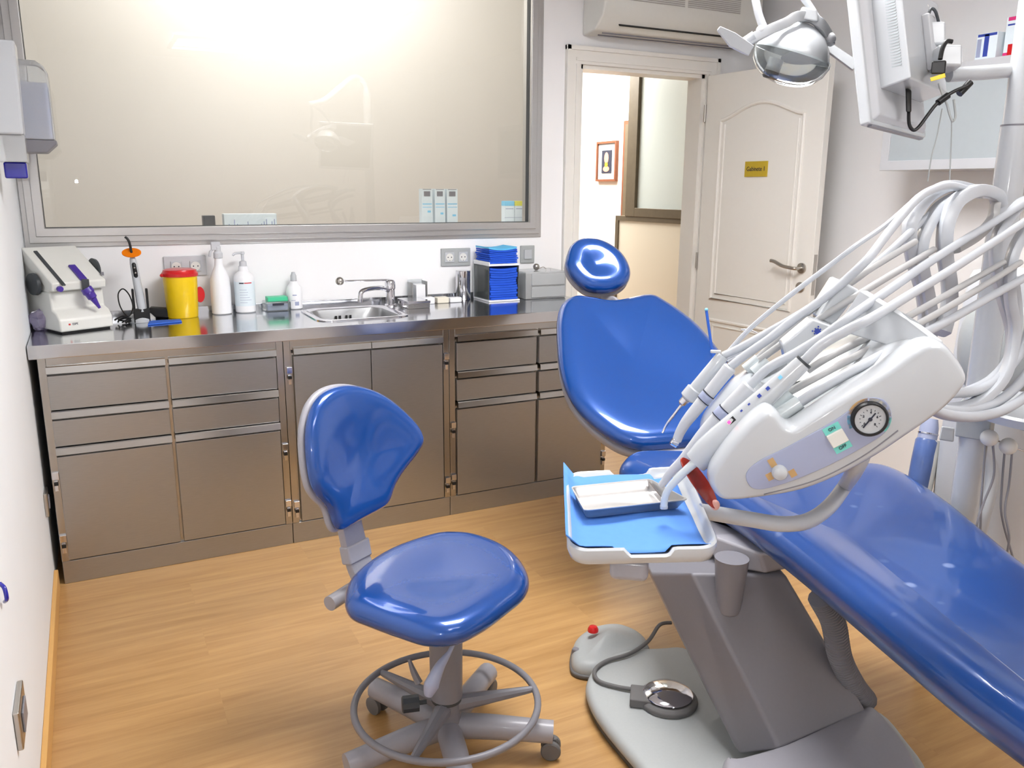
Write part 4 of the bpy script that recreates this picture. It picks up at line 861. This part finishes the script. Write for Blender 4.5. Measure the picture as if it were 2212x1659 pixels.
for k in range(len(L)-1):
    for i in range(n): fs.append((k*n+i,k*n+(i+1)%n,(k+1)*n+(i+1)%n,(k+1)*n+i))
fs.append(tuple(range(n-1,-1,-1))); fs.append(tuple((len(L)-1)*n+i for i in range(n)))
mk('tray_holder',(vs,fs),'white',dl,ang=50)
mk('tray_mount',box(TR(.42,.12,.855),(.06,.05,.035),(e1,e2,Z)),'grey',dl,bevel=.01)
mk('tray_arm',tube([TR(.97,.45,tz-.008),PZ(1560,1112,.885),PZ(1620,1122,.885),PZ(1690,1132,.885),PZ(1745,1125,.885),PZ(1790,1095,.885),PZ(1825,1050,.89),K(1850,1010,.12),K(1872,960,.12)],.0135,16),'hose',dl)
# paper liner and metal tray
vs=[];fs=[];nu,nv=22,14
for j in range(nv+1):
    for i in range(nu+1):
        u=i/nu; v=j/nv; U=-.01+u*.90+.045*(1-v)*u; Vv=.03+v*.93
        z=tz-.0165+.0012*math.sin(u*9+v*4)+.0008*math.sin(v*17)
        if u<.10: z+=(.10-u)/.10*.021
        if v>.9 : z+=(v-.9)/.1*.012*(1 if u<.8 else .3)
        if u<.18 and v>.75: z+=.012*(1-u/.18)*(v-.75)/.25
        if v<.1 : z+=(.1-v)/.1*(.0185 if (u<.36 or u>.72) else .008)
        vs.append(TR(U,Vv,z))
for j in range(nv):
    for i in range(nu): a=j*(nu+1)+i; fs.append((a,a+1,a+nu+2,a+nu+1))
lo=mk('tray_liner',(vs,fs),'liner'); lo.modifiers.new('thick','SOLIDIFY').thickness=.0008
tag(lo,'light blue paper liner lying in the white tray holder','paper liner')
mt=thing('metal_tray',TR(.4,.7,tz-.012),'small rectangular polished metal instrument tray on the blue liner','tray')
MA,MB,MC,MD=[PZ(a,b,tz+.008) for a,b in ((1233,1050),(1404,1033),(1488,1078),(1262,1102))]
def MR(u,v,z): p=MD.lerp(MC,u).lerp(MA.lerp(MB,u),v); return V((p.x,p.y,z))
L=[]; bs=rrect(0,1,0,1,.06,4)
for i,z in ((.10,-.0115),(.07,-.0105),(.01,.007),(0,.008),(.0,.0095),(.022,.0095),(.03,.007),(.09,-.008),(.12,-.0098)):
    L.append([MR(.5+(u-.5)*(1-2*i*.6),.5+(v-.5)*(1-2*i*1.6),tz-.002+z) for u,v in bs])
vs=[];fs=[];n=len(bs)
for r_ in L: vs+=r_
for k in range(len(L)-1):
    for i in range(n): fs.append((k*n+i,k*n+(i+1)%n,(k+1)*n+(i+1)%n,(k+1)*n+i))
fs.append(tuple(range(n-1,-1,-1))); fs.append(tuple((len(L)-1)*n+i for i in range(n)))
mk('tray_body',(vs,fs),M['satin2'] if 'satin2' in M else 'alu',mt,ang=40)
mk('tray_divider',box(MR(.86,.5,tz+.001),(.003,(MA-MD).length*.8,.010),((MC-MD).normalized(),(MA-MD).normalized(),Z)),'chrome',mt)
# ---- instruments
def rod(P,w): return [KH(a,b,w) for a,b in P]
def seglathe(name,a,b,w,prof,m,par,n=24):
    p=K(*a,w); q_=K(*b,w); L_=(q_-p).length; return mk(name,lathe(p,q_-p,[(h*L_,r) for h,r in prof],n),m,par,ang=30)
# syringe (farthest)
w=.34; t=thing('air_water_syringe',K(1500,880,w),'white air and water syringe with thin metal nozzle, farthest instrument on the console','dental instrument')
seglathe('syringe_body',(1484,862),(1562,768),w,[(0,.012),(.03,.0165),(.22,.0165),(.24,.013),(.95,.0125),(1,.011)],'white',t)
seglathe('nozzle_collar',(1470,874),(1484,860),w,[(0,.004),(.2,.008),(.8,.009),(1,.006)],'chrome',t)
mk('nozzle',tube(rod([(1474,872),(1458,893),(1442,914),(1431,935)],w),[.0028,.0026,.0022],10),'chrome',t)
mk('hose',tube(rod([(1562,768),(1600,750),(1690,700),(1765,655),(1843,606),(1912,552),(1968,500),(2024,451),(2062,425),(2095,411),(2122,410)],w),.0072,12),'hose',t)
mk('syringe_button',box(K(1545,775,w)+Z*.014,(.02,.008,.006),(e1,e2,Z)),'whitem',t,bevel=.002)
# contra-angle handpiece
w=.26; t=thing('contra_angle_handpiece',K(1520,880,w),'slim contra-angle handpiece with chrome head, second instrument from the far side','dental instrument')
seglathe('handle',(1529,853),(1578,792),w,[(0,.0118),(.5,.0118),(.95,.0125),(1,.010)],'whitem',t)
seglathe('ring_sleeve',(1519,866),(1530,852),w,[(0,.0125),(.1,.0132),(.9,.0132),(1,.0125)],'bluegrey',t)
for a_,b_ in (((1518.5,866.5),(1520,865)),((1530,852),(1531.5,850.5))): seglathe('dark_ring',a_,b_,w,[(0,.0134),(1,.0134)],'ink',t)
mk('neck',tube(rod([(1519,866),(1500,889),(1482,912),(1469,934),(1462,952)],w),[.0118,.0112,.0095,.0085],16),'whitem',t)
mk('turbine_head',lathe(K(1452,952,w),K(1466,960,w)-K(1452,952,w),[(-.002,.006),(0,.0085),(.012,.009),(.014,.006)],20),'chrome',t)
mk('hose',tube(rod([(1578,792),(1612,766),(1660,733),(1715,690),(1765,655),(1800,628),(1828,604),(1875,559),(1912,511),(1950,464),(1987,425),(2024,406),(2056,401),(2090,410)],w),.0078,12),'hose',t)
# third handpiece
w=.15; t=thing('straight_handpiece',K(1560,930,w),'long pale handpiece resting beside the curing gun, third instrument from the far side','dental instrument')
seglathe('handle',(1566,888),(1620,833),w,[(0,.0125),(.6,.013),(.95,.0135),(1,.011)],'whitem',t)
seglathe('ring_sleeve',(1552,902),(1567,886),w,[(0,.0130),(.1,.0138),(.9,.0138),(1,.013)],'bluegrey',t)
for a_,b_ in (((1551.5,902.5),(1553,901)),((1566.5,886.5),(1568,885))): seglathe('dark_ring',a_,b_,w,[(0,.0140),(1,.0140)],'ink',t)
mk('neck',tube(rod([(1552,902),(1528,928),(1500,963),(1474,995),(1452,1017),(1438,1036),(1427,1050)],w),[.0125,.0115,.009,.0075,.006],16),'whitem',t)
mk('hose',tube(rod([(1620,833),(1660,795),(1720,762),(1780,725),(1834,686),(1912,632),(1990,578),(2080,520),(2150,478),(2240,420)],w),.0078,12),'hose',t)
# curing gun
w=.075; t=thing('curing_handpiece',K(1600,900,w),'thick white curing handpiece with red shield and digit display, nearest instrument','dental instrument')
seglathe('handle',(1500,1000),(1736,782),w,[(0,.013),(.01,.020),(.12,.0235),(.25,.0230),(.45,.0200),(.7,.0165),(.99,.0135),(1,.011)],'white',t,28)
hdv=(K(1736,782,w)-K(1500,1000,w)).normalized(); sdv=hdv.cross(e2).normalized()
if sdv.z<0: sdv=-sdv
fdv=(-e2*.72+sdv*.70).normalized()
fdv=(fdv-hdv*fdv.dot(hdv)).normalized(); gdv=hdv.cross(fdv).normalized()
def HS(a,b,off): # point on handle surface facing up-left
    return K(a,b,w)+(-e2*.75+sdv*.66).normalized()*off
mk('display_window',box(HS(1588,918,.0196),(.019,.009,.0012),(hdv,gdv,fdv)),'black',t,smooth=False)
mk('display_digit',box(HS(1586,919,.0203),(.005,.005,.0008),(hdv,gdv,fdv)),'led',t,smooth=False)
mk('button_print',J(*[box(HS(a,b,o_),(.004,.003,.0006),(hdv,gdv,fdv)) for a,b,o_ in ((1612,894,.0195),(1628,880,.0193))]+[box(HS(a,b,o_),(.006,.006,.0006),(hdv,gdv,fdv)) for a,b,o_ in ((1650,862,.0188),(1668,846,.0184))]),'inkb',t,smooth=False)
mk('logo_print',box(HS(1694,822,.0175),(.006,.006,.0006),(hdv,gdv,fdv)),'skyb',t,smooth=False)
mk('end_ring',cyl(K(1734,784,w),K(1738,780,w),.0138),'dark',t)
sa,sb_=K(1471,990,w),K(1549,1097,w); sc1=sa.lerp(sb_,.5)
shn=(hdv*.8+V((0,0,-.1))-e2*.35); ax_=(sb_-sa).normalized(); shn=(shn-ax_*shn.dot(ax_)).normalized(); shb=ax_.cross(shn).normalized()
P=[(math.cos(k*math.pi/8)*(sb_-sa).length*.5,math.sin(k*math.pi/8)*.021) for k in range(16)]
mk('red_shield',cushion(sc1,ax_,shb,shn,P,.0012,.0012,.0012,seg=3,inner=3,warp=lambda x,y:6*y*y),'amber',t,ang=60)
mk('shield_tab',ball(sb_-ax_*.006,.009,14,(.9,.9,1)),'pink_tab',t)
mk('light_guide',tube(rod([(1500,1000),(1482,1016),(1462,1036),(1446,1054),(1437,1072),(1434,1094)],w-.012),[.0075,.0068,.006,.006],14),'ghost',t)
mk('guide_core',cyl(K(1434,1093,w-.012),K(1434,1098,w-.012),.0066),'white',t)
mk('hose',tube(rod([(1737,781),(1775,745),(1830,713),(1890,683),(1980,628),(2062,578),(2136,530),(2250,455)],w),.0080,12),'hose',t)
# lower hose from the sleeve
tag(mk('supply_hose',tube([KH(a,b,.07) for a,b in ((1726,870),(1800,824),(1900,770),(1980,728),(2060,686),(2150,635),(2250,580))],.0082),'hose'),'lowest blue-grey hose rising from the near sleeve of the console','hose')
# suction tube
w=.36; t=thing('suction_tip',K(1600,760,w),'shiny chrome suction tip lying behind the syringe','dental instrument')
seglathe('chrome_tube',(1567,775),(1640,745),w,[(0,.012),(.02,.0135),(.8,.012),(1,.009)],'chrome',t)
mk('tube_mouth',lathe(K(1567,775,w)-(K(1640,745,w)-K(1567,775,w)).normalized()*.0006,(K(1640,745,w)-K(1567,775,w)),[(0,.0098),(.0005,.0098)],20),'black',t)
mk('thin_hose',tube(rod([(1572,762),(1620,710),(1700,643),(1790,575),(1850,530),(1912,487),(1965,440)],w),.0048,10),'hose',t)
bw=thing('brush_stick',W(1535,735,2.0),'thin blue applicator stick standing up behind the backrest','applicator')
mk('stick',cyl(W(1540,770,1.9),W(1526,672,1.9),.0032),'pad',bw); mk('brush_tip',ball(W(1526,669,1.9),.0042,10),'skyb',bw)
tag(mk('probe',J(tube([W(1600,712,1.75),W(1618,712,1.75),W(1640,722,1.75),W(1652,733,1.75)],.0015)),'chrome'),'tiny bent metal probe above the console holders','probe')
# ================================================================ OPERATING LAMP
D=2.05
LC=W(1713,116,D); ax=(-cu*.93-cr*.30+cf*.36).normalized()
lm=thing('operating_lamp',LC,'white dental operating lamp with clear shield hanging before the door','operating lamp')
mk('reflector',lathe(LC,ax,[(-.072,.012),(-.066,.035),(-.050,.062),(-.028,.082),(0,.095),(.004,.095),(-.02,.080),(-.045,.055),(-.055,.03),(-.058,.004)],36,False,1,.92),'white',lm)
mk('clear_shield',lathe(LC,ax,[(.000,.099),(.012,.100),(.035,.092),(.055,.074),(.068,.05),(.074,.02),(.075,.002)],36,False,1,.92),'clear',lm)
mk('lamp_socket',J(lathe(LC-cr*.035+ax*.012,ax,[(0,.018),(.030,.018)],24)),'white',lm)
mk('socket_tip',lathe(LC-cr*.035+ax*.042,ax,[(0,.0185),(.004,.019),(.014,.019),(.018,.016)],24),'dark',lm)
mk('shade_tab',J(lathe(LC+cr*.03+ax*.002,(ax-cf*.5),[(-.01,.03),(.006,.058),(.008,.058)],24,True,1,.5)),'base',lm)
mk('yoke',tube([W(a,b,d_) for a,b,d_ in ((1612,90,2.0),(1640,76,1.99),(1668,62,1.98),(1700,48,1.98),(1722,36,1.98),(1752,38,2.0),(1772,52,2.0),(1790,80,2.02),(1792,96,2.02))],.01,12,flat=(.008,.012)),'white',lm)
mk('yoke_hub',loft([W(1722,40,1.98),W(1768,48,1.98),W(1768,48,2.06),W(1722,40,2.06)],[W(1732,14,1.98),W(1765,20,1.98),W(1765,20,2.06),W(1732,14,2.06)]),'white',lm,bevel=.005)
mk('side_joint',J(ball(W(1792,84,2.02),.015,14),ball(W(1645,66,1.99),.013,14)),'whitem',lm)
mk('suspension_tube',tube([W(1600,-110,2.0),W(1622,-50,2.0),W(1632,0,1.99),W(1640,35,1.99),W(1652,66,1.99)],.0095,14),'white',lm)
mk('suspension_tube',tube([W(1600,-110,2.0),W(1680,-60,2.02),W(1735,-5,2.03),W(1765,40,2.03),W(1790,84,2.02)],.0085,14),'white',lm)
mk('arm_link',tube([W(1630,76,1.99),W(1612,88,2.0),W(1600,96,2.0)],.011,12),'white',lm)
def paddle(P,t): return loft([W(a,b,d_) for a,b,d_ in P],[W(a,b,d_)+cf*t for a,b,d_ in P])
mk('grip_handle',paddle([(1549,64,1.93),(1556,55,1.93),(1590,70,1.95),(1630,98,1.98),(1618,120,1.98),(1577,100,1.95)],.008),'white',lm,bevel=.003)
mk('grip_handle',paddle([(1787,90,2.07),(1800,95,2.08),(1855,131,2.13),(1843,152,2.08),(1782,106,2.02)],.008),'white',lm,bevel=.003)
# light post and arms
PPx=W(2196,272,1.98)
po=thing('lamp_post',(PPx.x,PPx.y,1.0),'thick white vertical post at the right edge carrying lamp and screen arms','post')
mk('post_lower',cyl((PPx.x,PPx.y,.42),(PPx.x,PPx.y,PPx.z),.034,n=32),'white',po)
mk('post_ring',cyl((PPx.x,PPx.y,PPx.z-.001),(PPx.x,PPx.y,PPx.z+.003),.0345,n=32),'greyd',po)
mk('post_upper',cyl((PPx.x,PPx.y,PPx.z+.003),(PPx.x,PPx.y,2.15),.031,n=32),'white',po)
tl=W(1600,-110,2.0)
mk('lamp_arm',J(tube([(PPx.x,PPx.y,2.12),(PPx.x-.02,PPx.y,2.2),(PPx.x-.12,PPx.y+.05,2.23),tl+V((.1,0,.03)),tl],.02,16)),'white',po)
tp=W(2040,160,1.95)
mk('screen_arm',tube([W(2230,148,1.97),W(2150,155,1.96),W(2050,162,1.95)],.0165,16),'white',po)
# monitor
mo=thing('monitor',W(1950,250,2.0),'white flat monitor seen from behind, mounted on the post arm','monitor')
BL,BR,TL,TR_=W(1886,264,1.86),W(2006,296,2.14),W(1853,-45,1.86),W(1988,-5 if False else 20,2.14)
TR_=W(1988,22,2.14)
mu=(BR-BL).normalized(); mv=(TL-BL).normalized(); mn=mu.cross(mv).normalized()
if mn.dot(cf)>0: mn=-mn      # outward (towards viewer) = back of the screen
wM=(BR-BL).length; hM=.335
def MP(u,v,t=0): return BL+mu*(u*wM)+mv*(v*hM)+mn*t
mk('front_bezel',loft([MP(0,0,-.030),MP(1,0,-.030),MP(1,1,-.030),MP(0,1,-.030)],[MP(0,0,-.006),MP(1,0,-.006),MP(1,1,-.006),MP(0,1,-.006)]),'white',mo,bevel=.005)
mk('screen',loft([MP(.04,.05,-.0308),MP(.96,.05,-.0308),MP(.96,.95,-.0308),MP(.04,.95,-.0308)],[MP(.04,.05,-.0302),MP(.96,.05,-.0302),MP(.96,.95,-.0302),MP(.04,.95,-.0302)]),'black',mo,smooth=False)
mk('back_shell',loft([MP(.03,.02,-.008),MP(.97,.02,-.008),MP(.97,.98,-.008),MP(.03,.98,-.008)],[MP(.08,.06,.006),MP(.92,.06,.006),MP(.92,.94,.006),MP(.08,.94,.006)]),'whitem',mo,bevel=.004)
mk('electronics_cover',loft([MP(.14,.24,.004),MP(.86,.24,.004),MP(.86,.92,.004),MP(.14,.92,.004)],[MP(.15,.25,.07),MP(.84,.25,.07),MP(.84,.91,.07),MP(.15,.91,.07)]),'white',mo,bevel=.004)
vr=[]
for k in range(26): vr.append(box(MP(.146,.36+.48*k/25,.037),(.0012,.0028,.036),(mu,mv,mn)))
mk('vent_grille',J(*vr),'bglass',mo,smooth=False)
mk('mount_plate',box(MP(.60,.55,.078),(.10,.13,.018),(mu,mv,mn)),'whitem',mo,bevel=.004)
mk('swivel_block',J(box(W(2042,128,1.93),(.055,.05,.05),(cr,cf,cu)),box(W(2012,80,1.97),(.045,.05,.055),(cr,cf,cu)),cyl(W(2000,135,1.97),W(2045,128,1.93),.02)),'white',mo,bevel=.006)
mk('bottom_slot',loft([MP(.05,.0,-.02),MP(.97,.0,-.02),MP(.97,-.012,-.02),MP(.05,-.012,-.02)],[MP(.05,.0,-.010),MP(.97,.0,-.010),MP(.97,-.012,-.010),MP(.05,-.012,-.010)]),'greyd',mo,smooth=False)
def wp(P,r,m,par,name): return mk(name,tube([W(a,b,d_) for a,b,d_ in P],r,10),m,par)
wp([(2005,105,1.96),(2003,60,1.95),(2008,25,1.95),(2015,19,1.95),(2022,28,1.95),(2028,50,1.96)],.0035,'dark',mo,'signal_cable')
wp([(1998,75,1.99),(1992,45,1.99),(1995,20,1.99),(2004,12,1.99)],.0035,'cream',mo,'white_cable')
wp([(2057,90,1.88),(2045,90,1.88),(2036,105,1.88),(2031,128,1.88)],.005,'black',mo,'connector_cable')
mk('connector_plug',loft([W(2013,132,1.87),W(2045,130,1.87),W(2045,130,1.91),W(2013,132,1.91)],[W(2010,160,1.87),W(2042,160,1.87),W(2042,160,1.91),W(2010,160,1.91)]),'black',mo,bevel=.004)
mk('yellow_plug_band',loft([W(2009,168,1.865),W(2041,158,1.865),W(2041,158,1.89),W(2009,168,1.89)],[W(2011,176,1.865),W(2043,167,1.865),W(2043,167,1.89),W(2011,176,1.89)]),'yellow',mo,bevel=.001)
mk('power_plug',loft([W(1956,190,1.93),W(1969,194,1.93),W(1969,194,1.95),W(1956,190,1.95)],[W(1957,243,1.92),W(1969,243,1.92),W(1969,243,1.94),W(1957,243,1.94)]),'black',mo,bevel=.004)
wp([(1963,240,1.93),(1964,268,1.92),(1973,281,1.92),(1985,274,1.92),(2003,250,1.92),(2020,228,1.92),(2038,212,1.92),(2060,198,1.92),(2090,185,1.92)],.004,'black',mo,'power_cable')
mk('cable_ferrite',cyl(W(2026,222,1.92),W(2048,206,1.92),.0075),'black',mo); mk('cable_ferrite',cyl(W(2072,203,1.93),W(2096,178,1.93),.008),'black',mo)
wp([(2028,180,1.92),(2036,205,1.92),(2045,225,1.93),(2052,250,1.93),(2058,262,1.93),(2064,250,1.93),(2060,215,1.93)],.0025,'base',mo,'grey_cord')
wp([(2035,235,1.95),(2025,290,1.95),(2012,340,1.95),(2004,392,1.95)],.0015,'base',mo,'grey_cord')
wp([(2056,255,1.95),(2055,300,1.95),(2053,350,1.95),(2051,395,1.95)],.0015,'base',mo,'grey_cord')
# ================================================================ SPITTOON UNIT (right edge)
TW=W(2190,760,2.35)
un=thing('spittoon_unit',(TW.x,TW.y,0),'white spittoon column with basin at the right edge behind the hoses','dental unit')
tx,ty=TW.x,TW.y
mk('unit_body',cushion(V((tx,ty,.6)),X,Y,Z,[(-.10,.12),(.12,.13),(.16,0),(.13,-.13),(-.07,-.12),(-.13,0)],.62,.58,.03,rb=.02,seg=5),'whitem',un,ang=60)
mk('unit_head',cushion(V((tx+.02,ty-.01,1.02)),X,Y,Z,[(-.14,.10),(.12,.16),(.22,0),(.16,-.16),(-.08,-.16),(-.17,-.02)],.12,.14,.05,rb=.05,seg=5),'base',un,ang=60)
mk('dark_slot',tube([W(2142,708,2.16),W(2157,718,2.16)],.003,8),'ink',un)
bc_=W(2262,885,2.02)
mk('basin',lathe(bc_,Z,[(-.05,.06),(-.028,.12),(-.02,.165),(0,.172),(.006,.166),(-.01,.14),(-.03,.06),(-.032,.004)],40),'white',un)
mk('connecting_arm',tube([(PPx.x,PPx.y,.45),((PPx.x+tx)/2,(PPx.y+ty)/2,.42),(tx,ty,.42)],.04,14),'whitem',un)
CLZ=(PPx.z*0+W(2096,945,1.98).z)
hs=thing('hose_clamp',W(2090,950,2.25),'grey clamp block holding thick pale suction hoses beyond the leg rest','clamp')
mk('clamp_block',J(box((PPx.x,PPx.y,CLZ),(.074,.078,.092),(V((.9,.43,0)),V((-.43,.9,0)),Z))),'base',hs,bevel=.004)
mk('clamp_cap',tube([W(2066,905,2.24),W(2090,918,2.2),W(2118,914,2.24)],.004,8),'chrome',hs)
mk('clamp_bracket',loft([W(2028,950,2.25),W(2060,955,2.25),W(2060,955,2.3),W(2028,950,2.3)],[W(2034,920,2.25),W(2062,924,2.25),W(2062,924,2.3),W(2034,920,2.3)]),'white',hs,bevel=.004)
mk('suction_hose',tube([W(2108,930,2.28),W(2128,970,2.28),W(2142,1015,2.28),W(2140,1060,2.28),W(2124,1120,2.28),W(2110,1190,2.3)],.0165,14),'hose',hs)
bt=thing('water_bottle',W(1995,1000,2.5),'tall blue labelled bottle with grey neck beside the blue leg rest','bottle')
b0,b1=W(1982,1053,2.5),W(2012,900,2.5)
mk('bottle_body',lathe(b0,b1-b0,[(-.05,.030),(.08,.032),(.142,.031),(.150,.026)],28),'bottle',bt)
mk('bottle_side',lathe(b0+cr*.013+cf*.006,b1-b0,[(-.05,.031),(.10,.033),(.146,.030)],28),'cream',bt)
mk('bottle_neck',lathe(b0,b1-b0,[(.148,.027),(.165,.027),(.185,.026),(.21,.020)],28),'bluegrey',bt)
mk('bottle_ring',lathe(b0,b1-b0,[(.163,.0285),(.167,.0285)],28),'chrome',bt)
for k,(a,b) in enumerate(((2137,946),(2178,964))):
    t=thing('holder_ball',W(a,b,2.08),('left','right')[k]+' of the two pale knobs strung on a wire under the basin','knob','knobs on the wire')
    mk('knob',ball(W(a,b,2.08),.021,16),'cream',t)
    mk('cord',tube([W(a+8,b+16,2.08),W(a+10-k*8,b+80,2.08),W(a-12+k*5,b+140,2.08),W(a+2-(1-k)*30,b+200,2.08),W(a-10,b+260,2.11)],.0028,8),'greyd',t)
    mk('cord',tube([W(a-8,b+14,2.10),W(a-14,b+90,2.10),W(a-18+k*4,b+150,2.10),W(a-20+k*30,b+240,2.12)],.0028,8),'greyd',t)
tag(mk('holder_wire',tube([W(2128,940,2.11),W(2160,954,2.11),W(2200,970,2.11),W(2250,985,2.11)],.002,8),'chrome'),'thin metal wire through the two knobs below the basin','wire')
dbx=thing('drawer_trolley',(3.45,-1.95,0),'low pale trolley with brown goods against the right wall, seen under the basin','trolley')
q0=PX(2135,905,3.3); 
zt_=PX(2175,903,3.3).z; zb_=PX(2175,968,3.3).z; yt=PX(2128,935,3.3).y
dbx.location=(3.45,yt-.35,0)
mk('trolley_body',bx(3.3,3.64,yt-.75,yt,.04,zb_),'whitem',dbx,bevel=.01)
mk('trolley_shelf',bx(3.31,3.62,yt-.73,yt-.01,zb_,zt_),'bowl',dbx,bevel=.005)
mk('trolley_top',bx(3.29,3.65,yt-.76,yt+.01,zt_,zt_+.03),'white',dbx,bevel=.005)
